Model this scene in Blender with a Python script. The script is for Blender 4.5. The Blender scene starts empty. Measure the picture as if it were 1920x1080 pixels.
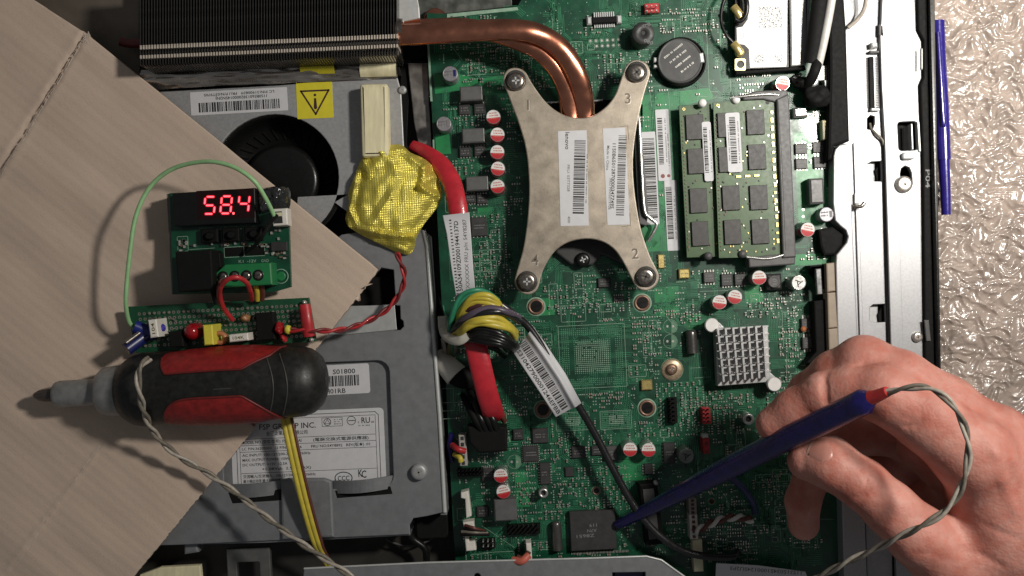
import bpy, bmesh, math, random
import numpy as np
import mathutils
from mathutils import Vector, Matrix, noise
random.seed(7); rnd = random.random
R = math.radians
scene = bpy.context.scene
COL = scene.collection

# ---------------------------------------------------------------- camera, world, lamps, exposure
# 1 Blender unit = 1 cm. The camera looks straight down at the circuit board from 40 cm.
scene.unit_settings.scale_length = 0.01
CAM_H = 400.0            # mm above the circuit board
KPX = 0.225              # mm per photo pixel at board height
cam = bpy.data.cameras.new('camera'); cam.sensor_width = 36.0
cam.lens = 18.0 / (960 * KPX / CAM_H)
cam.clip_start = 1.0; cam.clip_end = 500.0
camo = bpy.data.objects.new('camera', cam); COL.objects.link(camo)
camo.location = (0, 0, CAM_H / 10); scene.camera = camo
cam.dof.use_dof = True; cam.dof.focus_distance = 38.6; cam.dof.aperture_fstop = 5.6

def P(px, py, z=0.0):
    s = KPX * (CAM_H - z) / CAM_H
    return Vector(((px - 960) * s, (540 - py) * s, z))
def S(z=0.0): return KPX * (CAM_H - z) / CAM_H

w = bpy.data.worlds.new('World'); scene.world = w; w.use_nodes = True
wn = w.node_tree.nodes; wl = w.node_tree.links
bg = wn['Background']; bg.inputs['Color'].default_value = (.95, .97, 1.0, 1); bg.inputs['Strength'].default_value = 0.105

def lamp(name, kind, px, py, z, energy, radius, col=(1, .95, .87), aim=None, cone=100, blend=1.0):
    L = bpy.data.lights.new(name, kind); L.energy = energy; L.color = col; L.shadow_soft_size = radius
    o = bpy.data.objects.new(name, L); COL.objects.link(o)
    o.location = P(px, py, 0) / 10; o.location.z = z / 10
    if kind == 'SPOT':
        L.spot_size = R(cone); L.spot_blend = blend
        o.rotation_euler = (P(*aim, 0) / 10 - o.location).to_track_quat('-Z', 'Y').to_euler()
    return o
lamp('desk_lamp_bulb', 'POINT', 2150, -100, 400, 74000, 2.4)
lamp('added_spot', 'SPOT', 2330, 60, 275, 40000, 1.8, aim=(1720, -120), cone=70)  # separate spot, added for the bright upper right and the hand's shadow
scene.view_settings.view_transform = 'Standard'; scene.view_settings.look = 'None'
scene.view_settings.exposure = 0.0; scene.view_settings.gamma = 1.0
scene.cycles.max_bounces = 6; scene.cycles.use_denoising = True

# ---------------------------------------------------------------- materials
MATS = {}
def mat(name, col, rough=.5, metal=0.0, var=.12, scale=3.0, bump=.0, bscale=40.0, rvar=.12, emit=None, es=0, coat=0, spec=.5, sss=0, stretch=None, col2=None, detail=4, fleck=0):
    if name in MATS: return MATS[name]
    m = bpy.data.materials.new(name); m.use_nodes = True; MATS[name] = m
    n = m.node_tree.nodes; l = m.node_tree.links; b = n['Principled BSDF']
    b.inputs['Metallic'].default_value = metal; b.inputs['Coat Weight'].default_value = coat
    b.inputs['Specular IOR Level'].default_value = spec
    t = n.new('ShaderNodeTexCoord'); mp = n.new('ShaderNodeMapping'); l.new(t.outputs['Object'], mp.inputs['Vector'])
    if stretch: mp.vector_type = 'TEXTURE'; mp.inputs['Scale'].default_value = [1 / a for a in stretch[:3]]; mp.inputs['Rotation'].default_value = (0, 0, stretch[3] if len(stretch) > 3 else 0)
    nz = n.new('ShaderNodeTexNoise'); nz.inputs['Scale'].default_value = scale; nz.inputs['Detail'].default_value = detail
    l.new(mp.outputs['Vector'], nz.inputs['Vector'])
    r = n.new('ShaderNodeValToRGB'); c = Vector(col); c2 = Vector(col2) if col2 else c * (1 + var)
    r.color_ramp.elements[0].position = .3; r.color_ramp.elements[1].position = .7
    r.color_ramp.elements[0].color = (*(c * (1 - var)), 1); r.color_ramp.elements[1].color = (*c2, 1)
    l.new(nz.outputs['Fac'], r.inputs['Fac']); l.new(r.outputs['Color'], b.inputs['Base Color'])
    mr = n.new('ShaderNodeMapRange'); mr.inputs['To Min'].default_value = max(.03, rough - rvar); mr.inputs['To Max'].default_value = min(1, rough + rvar)
    n2 = n.new('ShaderNodeTexNoise'); n2.inputs['Scale'].default_value = scale * 2.3; l.new(mp.outputs['Vector'], n2.inputs['Vector'])
    l.new(n2.outputs['Fac'], mr.inputs['Value']); l.new(mr.outputs['Result'], b.inputs['Roughness'])
    if bump:
        n3 = n.new('ShaderNodeTexNoise'); n3.inputs['Scale'].default_value = bscale; n3.inputs['Detail'].default_value = 3
        l.new(mp.outputs['Vector'], n3.inputs['Vector'])
        bp = n.new('ShaderNodeBump'); bp.inputs['Strength'].default_value = bump; bp.inputs['Distance'].default_value = .05
        l.new(n3.outputs['Fac'], bp.inputs['Height']); l.new(bp.outputs['Normal'], b.inputs['Normal'])
    if fleck:
        n4 = n.new('ShaderNodeTexNoise'); n4.inputs['Scale'].default_value = 22; n4.inputs['Detail'].default_value = 3; l.new(t.outputs['Object'], n4.inputs['Vector'])
        r4 = n.new('ShaderNodeValToRGB'); r4.color_ramp.elements[0].position = .30; r4.color_ramp.elements[0].color = (1 - fleck, 1 - fleck, 1 - fleck, 1); r4.color_ramp.elements[1].position = .46; r4.color_ramp.elements[1].color = (1, 1, 1, 1); l.new(n4.outputs['Fac'], r4.inputs['Fac'])
        mm = n.new('ShaderNodeMix'); mm.data_type = 'RGBA'; mm.blend_type = 'MULTIPLY'; mm.inputs[0].default_value = 1; l.new(r.outputs['Color'], mm.inputs[6]); l.new(r4.outputs['Color'], mm.inputs[7]); l.new(mm.outputs[2], b.inputs['Base Color'])
    if emit: b.inputs['Emission Color'].default_value = (*emit, 1); b.inputs['Emission Strength'].default_value = es
    if sss: b.inputs['Subsurface Weight'].default_value = sss; b.inputs['Subsurface Radius'].default_value = (1, .35, .2); b.inputs['Subsurface Scale'].default_value = .3
    return m

M_black = mat('black_plastic', (.007, .007, .007), .65, bump=.05, spec=.12)
M_blackg = mat('glossy_black_plastic', (.007, .007, .007), .3, spec=.35)
M_dark = mat('dark_tray_steel', (.035, .032, .028), .55, .3, var=.4, scale=.6)
M_steel = mat('galvanised_steel', (.36, .36, .365), .5, .45, var=.10, scale=9, bump=.08, bscale=60)
M_rail = mat('rail_steel', (.36, .36, .37), .42, .45, var=.08, scale=12, bump=.1, bscale=70)
M_psu = mat('power_supply_steel', (.195, .20, .21), .55, .35, fleck=.08, var=.10, scale=3, bump=.12, bscale=90)
M_bracket = mat('bracket_steel', (.36, .31, .25), .42, .55, fleck=.18, var=.22, scale=1.8, bump=.10, bscale=35, detail=8)
M_copper = mat('copper', (.66, .27, .17), .20, 1.0, var=.25, scale=1.4, rvar=.07, bump=.03)
M_fin = mat('fin_metal', (.10, .095, .09), .38, .8, var=.3)
M_finb = mat('fin_glint_metal', (.85, .74, .62), .35, .55, var=.25, scale=8)  # glint on the fin tabs, painted as a paler metal
M_foiltape = mat('foil_tape', (.40, .37, .34), .28, .9, var=.3, scale=1.5, bump=.5, bscale=3, stretch=(.5, 3.5, 1))
M_paper = mat('label_paper', (.56, .56, .58), .55, var=.04)
M_ink = mat('black_ink', (.02, .02, .02), .6)
M_greyink = mat('grey_ink', (.16, .16, .16), .6)
M_yellow = mat('yellow_label', (.62, .54, .03), .45, var=.06)
M_brownink = mat('dark_brown_ink', (.045, .015, .015), .5)
M_cream = mat('cream_foam', (.70, .64, .42), .7, var=.12, scale=2, stretch=(3, .6, 1))
M_card = mat('cardboard', (.55, .435, .35), .92, var=.05, scale=.5, bump=.16, bscale=9, stretch=(.6, 1.7, 1, R(-39)), detail=7, spec=.15, fleck=.14)
M_pcb = mat('green_solder_mask', (.003, .050, .024), .35, var=.4, scale=1.6, coat=.15, detail=8)
M_pour = mat('bright_green_copper_area', (.018, .20, .065), .35, var=.15, scale=2, coat=.2)
M_trace = mat('green_trace', (.03, .17, .085), .35, var=.3, scale=2)
M_silk = mat('white_silkscreen', (.22, .34, .25), .6, var=.2)
M_pad = mat('tinned_pad', (.62, .62, .56), .3, .7, var=.3, scale=20)
M_gold = mat('gold_plating', (.66, .52, .20), .3, .75, var=.2, scale=10)
M_smdb = mat('brown_ceramic', (.13, .085, .05), .5, var=.5, scale=15)
M_chip = mat('chip_epoxy', (.03, .03, .03), .48, var=.2, bump=.08, bscale=80)
M_chipg = mat('grey_chip_epoxy', (.065, .062, .062), .5, var=.15, bump=.1, bscale=60)
M_ferrite = mat('grey_ferrite', (.10, .10, .10), .42, var=.15)
M_can = mat('aluminium_can', (.60, .59, .57), .3, .85, var=.1)
M_white = mat('white_cap_print', (.68, .67, .65), .5, var=.06)
M_red = mat('red_cap_print', (.42, .012, .02), .45, var=.2)
M_wired = mat('red_wire', (.40, .02, .025), .42, var=.2, coat=.1)
M_sleeve = mat('red_sleeve', (.46, .02, .032), .36, var=.18, scale=2, bump=.3, bscale=3.5, coat=.15)
M_wgreen = mat('green_wire', (.28, .50, .24), .45)
M_wgreen2 = mat('dark_green_wire', (.03, .22, .12), .4)
M_wyellow = mat('yellow_wire', (.52, .42, .05), .4, var=.12)
M_wblack = mat('black_wire', (.012, .012, .013), .28)
M_wgrey = mat('grey_wire', (.17, .15, .12), .45, var=.25, scale=6)
M_wgrey2 = mat('pale_grey_wire', (.36, .32, .27), .45, var=.2, scale=6)
M_wpurple = mat('dark_violet_wire', (.09, .07, .10), .4)
M_wbrown = mat('brown_wire', (.10, .03, .02), .4)
M_blue = mat('blue_plastic_tube', (.008, .006, .080), .30, bump=.15, bscale=14, fleck=.2, var=.3, coat=.25)
M_pen = mat('blue_pen_plastic', (.02, .013, .17), .22, var=.15, coat=.4)
M_dkblue = mat('dark_blue_coating', (.01, .015, .10), .35)
M_ramg = mat('olive_green_solder_mask', (.035, .085, .022), .4, var=.25, scale=3)
M_ramc = mat('ram_chip_epoxy', (.032, .030, .030), .5, var=.12, bump=.08)
M_socket = mat('grey_socket_plastic', (.075, .073, .075), .5, var=.12)
M_sink = mat('silver_anodised_aluminium', (.50, .50, .50), .38, .6, var=.08)
M_pin = mat('white_nylon', (.74, .72, .70), .45, var=.06)
M_hole = mat('brown_copper_ring', (.22, .13, .09), .4, .5, var=.3, scale=8)
M_screw = mat('dark_nickel', (.30, .27, .24), .25, .95, var=.25, scale=6)
M_screwb = mat('bright_zinc', (.72, .68, .62), .28, .85, var=.15)
M_grip = mat('red_rubber', (.24, .012, .011), .5, var=.28, scale=4, bump=.12, bscale=25, rvar=.2)
M_handle = mat('black_rubber', (.011, .011, .010), .46, var=.6, scale=4, bump=.12, rvar=.2)
M_barrel = mat('grey_plated_steel', (.24, .24, .235), .38, .3, var=.2)
M_tip = mat('dark_tool_steel', (.09, .075, .07), .3, .5)
M_tblue = mat('terminal_green', (.012, .16, .05), .42, var=.1)
M_led = mat('lit_led_segment', (.9, .1, .1), .4, emit=(1, .07, .09), es=3.2)
M_ledhalo = mat('led_glow', (.05, .0, .002), .35, emit=(1, .0, .03), es=.45)
M_wb = mat('white_plastic', (.66, .63, .57), .45, var=.08)
M_tape = mat('clear_black_tape', (.02, .022, .022), .12, var=.5, scale=5, bump=.6, bscale=6, coat=.6)
M_tan = mat('tan_connector', (.30, .24, .18), .5)
M_creamc = mat('cream_connector', (.62, .58, .40), .45)
M_yplast = mat('yellow_plastic', (.62, .54, .06), .45)
M_redled = mat('red_led_plastic', (.28, .006, .01), .22, coat=.3)
M_brush = mat('white_painted_metal', (.50, .51, .50), .4, .3, var=.06)

# ---------------------------------------------------------------- object helpers (coordinates in mm)
WL = {}
def wl_of(o): return WL.get(o.name, Vector((0, 0, 0)))
def tag(o, label=None, cat=None, group=None, kind=None):
    if label: o['label'] = label
    if cat: o['category'] = cat
    if group: o['group'] = group
    if kind: o['kind'] = kind
    return o
def thing(name, label, cat, loc, group=None):
    o = bpy.data.objects.new(name, None); COL.objects.link(o); o.empty_display_size = .5
    o.location = loc / 10; WL[o.name] = loc.copy()
    return tag(o, label, cat, group)

SPLIT = {'processor_socket', 'opening_backing', 'punched_slot', 'connector_latch', 'window_lip', 'rail_groove', 'rim_clip', 'plug_wire', 'tan_bar', 'contact_tab', 'arm', 'latch_spring', 'clip_arm', 'cover_side', 'edge_strip', 'ground_plate', 'metal_lead', 'cross_slot_', 'end_lug', 'catch_pin', 'push_button_', 'expansion_slot'}
class MB:
    def __init__(s): s.v = []; s.f = []; s.fm = []; s.sm = []; s.mats = []; s.marks = []
    def mark(s): s.marks.append((len(s.v), len(s.f)))
    def mi(s, m):
        if m not in s.mats: s.mats.append(m)
        return s.mats.index(m)
    def add(s, vs, fs, m, smooth=False):
        b = len(s.v); k = s.mi(m); s.v.extend(tuple(v) for v in vs)
        for f in fs: s.f.append([b + i for i in f]); s.fm.append(k); s.sm.append(smooth)
        return s
    def mesh(s, name, off=Vector((0, 0, 0))):
        me = bpy.data.meshes.new(name)
        me.from_pydata([((v[0] - off.x) / 10, (v[1] - off.y) / 10, (v[2] - off.z) / 10) for v in s.v], [], s.f)
        for m in s.mats: me.materials.append(m)
        me.polygons.foreach_set('material_index', s.fm); me.polygons.foreach_set('use_smooth', s.sm); me.update()
        return me
    def build(s, name, parent=None, loc=None, label=None, cat=None, group=None, kind=None):
        if name in ('print', 'marking', 'stamped_number', 'display_window'): kind = kind or 'stuff'
        if name in SPLIT and len(s.marks) > 1 and not kind:
            mk = s.marks + [(len(s.v), len(s.f))]; o = None
            for (v0, f0), (v1, f1) in zip(mk, mk[1:]):
                p = MB(); p.v = s.v[v0:v1]; p.f = [[i - v0 for i in f] for f in s.f[f0:f1]]; p.fm = s.fm[f0:f1]; p.sm = s.sm[f0:f1]; p.mats = s.mats; p.marks = []
                o = p.build(name, parent, None, label)
            return o
        if loc is None:
            a = np.array(s.v); loc = Vector(((a[:, 0].min() + a[:, 0].max()) / 2, (a[:, 1].min() + a[:, 1].max()) / 2, a[:, 2].min()))
        o = bpy.data.objects.new(name, s.mesh(name, loc)); COL.objects.link(o)
        put(o, loc, parent); return tag(o, label, cat, group, kind)
    # --- shapes
    def box(s, cx, cy, w_, h_, z0, z1, m, rot=0, bev=0.0):
        """px centre and size measured at the top z1; rot in degrees, counter-clockwise in the picture"""
        c = P(cx, cy, z1); k = S(z1); return s.boxmm(c.x, c.y, w_ * k, h_ * k, z0, z1, m, rot, bev)
    def boxmm(s, x, y, w_, h_, z0, z1, m, rot=0, bev=0.0):
        s.mark(); ca, sa = math.cos(R(rot)), math.sin(R(rot)); v = []
        def ring(z, i):
            for a, b in ((-1, -1), (1, -1), (1, 1), (-1, 1)):
                u, q = a * (w_ / 2 - i), b * (h_ / 2 - i); v.append((x + u * ca - q * sa, y + u * sa + q * ca, z))
        ring(z0, 0); rings = 1
        if bev: ring(z1 - bev, 0); ring(z1, bev); rings = 2
        else: ring(z1, 0)
        f = [(3, 2, 1, 0)]
        for r in range(rings):
            for i in range(4): j = (i + 1) % 4; f.append((r * 4 + i, r * 4 + j, r * 4 + 4 + j, r * 4 + 4 + i))
        t = rings * 4; f.append((t, t + 1, t + 2, t + 3)); s.add(v, f, m); return s
    def lathe(s, c, prof, m, seg=24, axis='z', smooth=True, caps=True, ex=1.0):
        """prof = [(r, h)] upwards"""
        v = []; f = []; n = len(prof)
        for r, h in prof:
            for k in range(seg):
                a = 2 * math.pi * k / seg; v.append((c[0] + r * math.cos(a) * ex, c[1] + r * math.sin(a), c[2] + h))
        for i in range(n - 1):
            for k in range(seg): j = (k + 1) % seg; f.append((i * seg + k, i * seg + j, (i + 1) * seg + j, (i + 1) * seg + k))
        s.add(v, f, m, smooth)
        if caps: s.add(v[:seg], [tuple(range(seg))[::-1]], m); s.add(v[-seg:], [tuple(range(seg))], m)
        return s
    def poly(s, pts, z0, z1, m, bev=0.2, holes=(), mm=False):
        """prism over a pixel outline given at its top height z1"""
        s.mark(); cu = bpy.data.curves.new('c', 'CURVE'); cu.dimensions = '2D'; cu.fill_mode = 'BOTH'
        hh = (z1 - z0) / 2; bev = min(bev, hh * .9)
        cu.extrude = hh - bev; cu.bevel_depth = bev; cu.offset = -bev; cu.bevel_resolution = 1
        for q in (pts, *holes):
            sp = cu.splines.new('POLY'); sp.points.add(len(q) - 1); sp.use_cyclic_u = True
            for i, a in enumerate(q):
                p = Vector((a[0], a[1], 0)) if mm else P(a[0], a[1], z1); sp.points[i].co = (p.x, p.y, 0, 1)
        o = bpy.data.objects.new('c', cu); me = bpy.data.meshes.new_from_object(o)
        zz = (z0 + z1) / 2
        s.add([(v.co.x, v.co.y, v.co.z + zz) for v in me.vertices], [tuple(p.vertices) for p in me.polygons], m)
        bpy.data.objects.remove(o); bpy.data.curves.remove(cu); bpy.data.meshes.remove(me); return s
    def flat(s, pts, z, m):
        s.add([P(x, y, z) for x, y in pts], [tuple(range(len(pts)))[::-1]], m); return s
    def line(s, pts, z, wpx, m):
        """flat printed line strip"""
        q = [P(x, y, z) for x, y in pts]; hw = wpx * S(z) / 2
        for a, b in zip(q, q[1:]):
            d = (b - a); L = d.length
            if L < 1e-6: continue
            d /= L; nrm = Vector((-d.y, d.x, 0)) * hw; e = d * hw
            s.add([a - nrm - e, b - nrm + e, b + nrm + e, a + nrm - e], [(0, 1, 2, 3)], m)
        return s
    def text(s, t, cx, cy, z, h, m, rot=0, w=None, align='c'):
        vs, fs, tw, th = glyphs(t); k = h * S(z) / th; kx = (w * S(z) / tw) if w else k
        ca, sa = math.cos(R(rot)), math.sin(R(rot)); c = P(cx, cy, z)
        ox = {'c': tw / 2, 'l': 0, 'r': tw}[align]
        s.add([(c.x + (x - ox) * kx * ca - (y - th / 2) * k * sa, c.y + (x - ox) * kx * sa + (y - th / 2) * k * ca, z) for x, y in vs], fs, m); return s
    def barcode(s, cx, cy, w_, h_, z, m, rot=0, seed=1, n=None):
        rg = random.Random(seed); f = Fr(cx, cy, rot); x = -w_ / 2
        while x < w_ / 2 - 1:
            b = rg.choice((1.1, 1.6, 2.2, 3.4)); g = rg.choice((1.0, 1.2, 2.0))
            b = min(b, w_ / 2 - x); s.flat([f(x, -h_ / 2), f(x + b, -h_ / 2), f(x + b, h_ / 2), f(x, h_ / 2)], z, m); x += b + g
        return s
    def dashes(s, cx, cy, w_, h_, z, m, rot=0, seed=1):
        """a line of print too small to read"""
        rg = random.Random(seed); f = Fr(cx, cy, rot); x = -w_ / 2
        while x < w_ / 2:
            b = rg.uniform(1.2, 2.6); a = h_ / 2 * rg.uniform(.7, 1)
            s.flat([f(x, -a), f(x + b, -a), f(x + b, a), f(x, a)], z, m); x += b + rg.choice((.8, .8, 1.0, 3.0))
        return s
    def tube(s, path, r, m, seg=10, smoothn=6, flat=None, caps=True, taper=None):
        """path: world mm points (Vectors). r radius mm. flat=(a,b): elliptic, a sideways, b up"""
        s.mark(); q = spline(path, smoothn) if smoothn > 1 else [Vector(p) for p in path]
        n = len(q); v = []; prev = None
        for i, p in enumerate(q):
            t = (q[min(i + 1, n - 1)] - q[max(i - 1, 0)]).normalized()
            if prev is None or flat:
                up = Vector((0, 0, 1)) if abs(t.z) < .95 else Vector((0, 1, 0)); sd = t.cross(up).normalized()
            else: sd = (prev - t * prev.dot(t)).normalized()
            prev = sd; up = sd.cross(t)
            a, b = flat or (r, r); k = taper(i / (n - 1)) if taper else 1
            for j in range(seg):
                an = 2 * math.pi * j / seg; v.append(p + sd * (a * k * math.cos(an)) + up * (b * k * math.sin(an)))
        f = []
        for i in range(n - 1):
            for j in range(seg): jj = (j + 1) % seg; f.append((i * seg + j, i * seg + jj, (i + 1) * seg + jj, (i + 1) * seg + j))
        s.add(v, f, m, True)
        if caps: s.add(v[:seg], [tuple(range(seg))], m); s.add(v[-seg:], [tuple(range(seg))[::-1]], m)
        return s

def Fr(cx, cy, rot):
    ca, sa = math.cos(R(rot)), math.sin(R(rot))
    return lambda u, v: (cx + u * ca + v * sa, cy - u * sa + v * ca)
GL = {}
def glyphs(t):
    if t in GL: return GL[t]
    c = bpy.data.curves.new('t', 'FONT'); c.body = t; c.resolution_u = 2; c.offset = .012
    o = bpy.data.objects.new('t', c); me = bpy.data.meshes.new_from_object(o)
    vs = [(v.co.x, v.co.y) for v in me.vertices]; fs = [tuple(p.vertices) for p in me.polygons]
    bpy.data.objects.remove(o); bpy.data.curves.remove(c); bpy.data.meshes.remove(me)
    x0 = min(v[0] for v in vs); x1 = max(v[0] for v in vs); vs = [(x - x0, y) for x, y in vs]
    GL[t] = (vs, fs, x1 - x0, .72); return GL[t]
def spline(pts, n=6):
    pts = [Vector(p) for p in pts]; out = []
    e = [pts[0] * 2 - pts[1]] + pts + [pts[-1] * 2 - pts[-2]]
    for i in range(1, len(e) - 2):
        a, b, c, d = e[i - 1:i + 3]
        for k in range(n):
            t = k / n; out.append(.5 * ((2 * b) + (c - a) * t + (2 * a - 5 * b + 4 * c - d) * t * t + (3 * b - 3 * c + d - a) * t ** 3))
    out.append(pts[-1]); return out
def put(o, loc, parent):
    WL[o.name] = Vector(loc)
    if parent is not None: o.parent = parent; o.location = (Vector(loc) - wl_of(parent)) / 10
    else: o.location = Vector(loc) / 10
def copy_at(o, loc, parent, rz=0, scale=None, mats=None):
    """copy a part (with its sub-parts) to a new place"""
    c = o.copy(); COL.objects.link(c); put(c, loc, parent); c.rotation_euler.z = R(rz)
    if scale: c.scale = scale
    for ch in [k for k in bpy.data.objects if k.parent == o]:
        d = ch.copy(); COL.objects.link(d); d.parent = c
    return c
def P3(l): return [P(*a) for a in l]
def twist(mb_a, mb_b, path, r, ma, mb_, pitch=9.0, n=14):
    q = spline(path, n); L = 0; A = []; B = []
    for i, p in enumerate(q):
        if i: L += (q[i] - q[i - 1]).length
        t = (q[min(i + 1, len(q) - 1)] - q[max(i - 1, 0)]).normalized()
        up = Vector((0, 0, 1)) if abs(t.z) < .95 else Vector((0, 1, 0)); sd = t.cross(up).normalized(); up = sd.cross(t)
        a = 2 * math.pi * L / pitch; o = (sd * math.cos(a) + up * math.sin(a)) * r * 1.0; A.append(p + o); B.append(p - o)
    mb_a.tube(A, r, ma, seg=8, smoothn=1); mb_b.tube(B, r, mb_, seg=8, smoothn=1)
def rrect(cx, cy, w_, h_, r, rot=0, n=4):
    f = Fr(cx, cy, rot); out = []
    for sx, sy, a0 in ((1, -1, -90), (1, 1, 0), (-1, 1, 90), (-1, -1, 180)):
        for k in range(n + 1):
            a = R(a0 + 90 * k / n); out.append(f(sx * (w_ / 2 - r) + r * math.cos(a), sy * (h_ / 2 - r) + r * math.sin(a)))
    return out
def circ(cx, cy, r, n=24): return [(cx + r * math.cos(2 * math.pi * k / n), cy + r * math.sin(2 * math.pi * k / n)) for k in range(n)]
def screw(parent, px, py, z, rpx, m, h=2.2, name='screw', slot=M_ink, rz=20, depth=3):
    r = rpx * S(z + h); c = P(px, py, z + h); c.z = z
    b = MB(); b.lathe(c, [(r * .98, 0), (r, h * .45), (r * .93, h * .8), (r * .72, h), (r * .42, h)], m, 28, caps=False)
    # Phillips recess: a round pit with a cross of coloured bars
    b.lathe(c, [(r * .42, h), (r * .30, h * .80), (r * .05, h * .35)], m, 28, caps=True)
    o = b.build(name, parent, loc=c)
    q = MB()
    for a in (rz, rz + 90): q.boxmm(c.x, c.y, r * .80, r * .17, z + h * .5, z + h * 1.015, slot, rot=a)
    q.build('cross_slot', o, loc=c); return o
BR = 2.8
# ================================================================ the surface below everything
t = MB(); t.add([(-420, -330, -34), (420, -330, -34), (420, 330, -34), (-420, 330, -34)], [(0, 1, 2, 3)], mat('bench_top', (.10, .085, .07), .6, var=.3))
tag(t.build('bench_top', loc=Vector((0, 0, -34))), kind='structure', label='dark bench top under the computer')

# crinkled shiny protective sheet on the bench at the right
def crinkle_sheet():
    x0, x1, y0, y1 = 150.0, 262.0, -160.0, 165.0; nx, ny = 300, 860
    X, Y = np.meshgrid(np.linspace(x0, x1, nx), np.linspace(y0, y1, ny)); Z = np.zeros(X.shape)
    for i in range(ny):
        for j in range(nx):
            x, y = X[i, j], Y[i, j]
            wv = Vector((x * .15 + .5 * noise.noise(Vector((x * .1, y * .1, 8))), y * .21 + .9 * noise.noise(Vector((x * .12, y * .12, 5))), 1.7))
            n1 = noise.noise(wv); n2 = noise.noise(wv * 2.1 + Vector((9, 4, 0)))
            n3 = noise.noise(Vector((x * .05, y * .07, 3)))
            Z[i, j] = -22 + 1.3 * (1 - abs(n1) * 2.2) + .75 * (1 - abs(n2) * 2) + 1.6 * n3
    v = np.stack([X, Y, Z], -1).reshape(-1, 3)
    idx = np.arange(nx * ny).reshape(ny, nx)
    f = np.stack([idx[:-1, :-1], idx[:-1, 1:], idx[1:, 1:], idx[1:, :-1]], -1).reshape(-1, 4)
    m = MB(); m.add(v.tolist(), f.tolist(), mat('crinkled_foil_foam', (.35, .285, .245), .24, .0, var=.25, scale=.8, bump=.6, bscale=7, coat=.5, spec=.8), True)
    m.build('foam_sheet', label='pale beige crinkled shiny packing sheet lying on the bench along the right side', cat='packing sheet', loc=Vector((200, 0, -26)))
crinkle_sheet()

# ================================================================ computer chassis
ch = thing('computer_chassis', 'dark chassis of an opened computer with silver rails and black rim at the right', 'computer case', Vector((0, 0, -12)))
b = MB(); b.poly([(-80, -60), (1752, -60), (1772, 1140), (-80, 1140)], -13, -11, M_dark, .3); b.build('tray', ch)
# plate glimpsed above the circuit board and left of it
b = MB(); b.poly([(700, -40), (960, -40), (960, 12), (830, 26), (812, 70), (704, 80)], -9, -6, mat('blotchy_steel', (.10, .105, .095), .45, .5, var=.5, scale=2.5), .3)
b.build('back_plate', ch)
b = MB(); b.poly([(764, 118), (803, 118), (806, 200), (812, 300), (790, 300), (776, 230)], -8, -4, mat('worn_zinc', (.28, .26, .24), .35, .7, var=.5, scale=2), .4); b.build('side_strip', ch)
b = MB(); b.poly([(752, 68), (800, 66), (802, 108), (770, 112), (762, 280), (748, 280)], -9, -6, M_black, .3); b.build('dark_gap_strip', ch)  # black strip filling the dark gap beside the fan plate
b = MB(); c = P(816, 36, -2); b.lathe(c, [(4.6, -3), (4.8, 0), (4.2, .6), (2.4, .6)], M_copper, 28); b.build('brass_boss', ch)
# left background: dark angled panel behind the cardboard
b = MB(); b.poly([(60, -50), (262, -50), (262, 160), (300, 172), (380, 230), (60, 230)], -8, -2, mat('warm_dark_steel', (.15, .125, .10), .5, .4, var=.3, scale=.7), .6); b.build('side_panel', ch)
b = MB(); b.tube(P3([(225, 78, 4), (245, 82, 4), (264, 80, 4)]), 1.2, mat('dark_red_wire', (.16, .02, .02), .4), flat=(1.8, 1.0)); b.build('red_sleeve_end', ch)

# ---- rails at the right
def vline(x0, y0, x1, y1): return lambda y: x0 + (x1 - x0) * (y - y0) / (y1 - y0)
# back rail sheet with openings
holeA = [(1621, 318), (1625, 308), (1634, 303), (1653, 302), (1654, 340), (1640, 340), (1626, 336), (1621, 330)]
holeB = [(1631, 576), (1637, 571), (1660, 570), (1661, 604), (1640, 605), (1631, 600)]
holeW = [(1626, 222), (1632, 216), (1640, 218), (1640, 232), (1636, 244), (1626, 242)]
b = MB(); b.poly([(1571, -60), (1662, -60), (1664, 300), (1671, 700), (1674, 1140), (1596, 1140), (1583, 285)], -3, -1, M_rail, .25, holes=[holeA, holeB, holeW]); b.build('rail_sheet', ch, label='middle bare steel rail sheet')
b = MB(); b.poly([(1600, 268), (1606, 268), (1622, 700), (1636, 1140), (1628, 1140), (1612, 620), (1605, 410)], -1, 0, M_rail, .25); b.build('fold_ridge', ch)
b = MB(); b.poly([(1605, 424), (1608, 424), (1620, 660), (1612, 660)], -.9, -.6, M_black, .05); b.build('rail_gap', ch)
# front rail with keyhole and windows
win = rrect(1702, 255, 36, 54, 6, BR); slot = [(1688, 326), (1690, 316), (1697, 311), (1705, 314), (1709, 324), (1711, 345), (1690, 345)]
tabh = rrect(1704, 292, 24, 14, 5, 2)
b = MB(); b.poly([(1656, -60), (1722, -60), (1722, 55), (1729, 72), (1729, 145), (1722, 160), (1727, 300), (1733, 560), (1737, 700), (1744, 1140), (1682, 1140), (1672, 700), (1659, 262), (1653, 160), (1650, 60), (1652, 40)], -.8, 1.5, M_rail, .35, holes=[win, slot])
b.build('front_rail', ch, label='wide silver rail with keyhole slot and screws')
b = MB(); b.poly([(1655, 266), (1661, 266), (1683, 1000), (1674, 1000)], -.5, .3, M_black, .1); b.poly([(1650, 50), (1655, 50), (1660, 160), (1653, 160)], -.5, .4, M_black, .1); b.build('rail_groove', ch)
b = MB(); b.line([(1680, 300), (1686, 420), (1693, 640)], 1.53, 1.0, mat('grey_steel_line', (.3, .3, .3), .5, .4)); b.build('fold_line', ch, kind='stuff')
b = MB(); b.poly(tabh, 1.5, 3.6, M_brush, .8); b.build('bent_tab', ch)
b = MB(); b.poly([(1708, 232), (1711, 232), (1713, 280), (1710, 280)], -1, 3, M_brush, .2); b.poly([(1720, 228), (1724, 228), (1727, 284), (1723, 284)], 1.2, 2.4, M_brush, .2); b.build('window_lip', ch)
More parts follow.
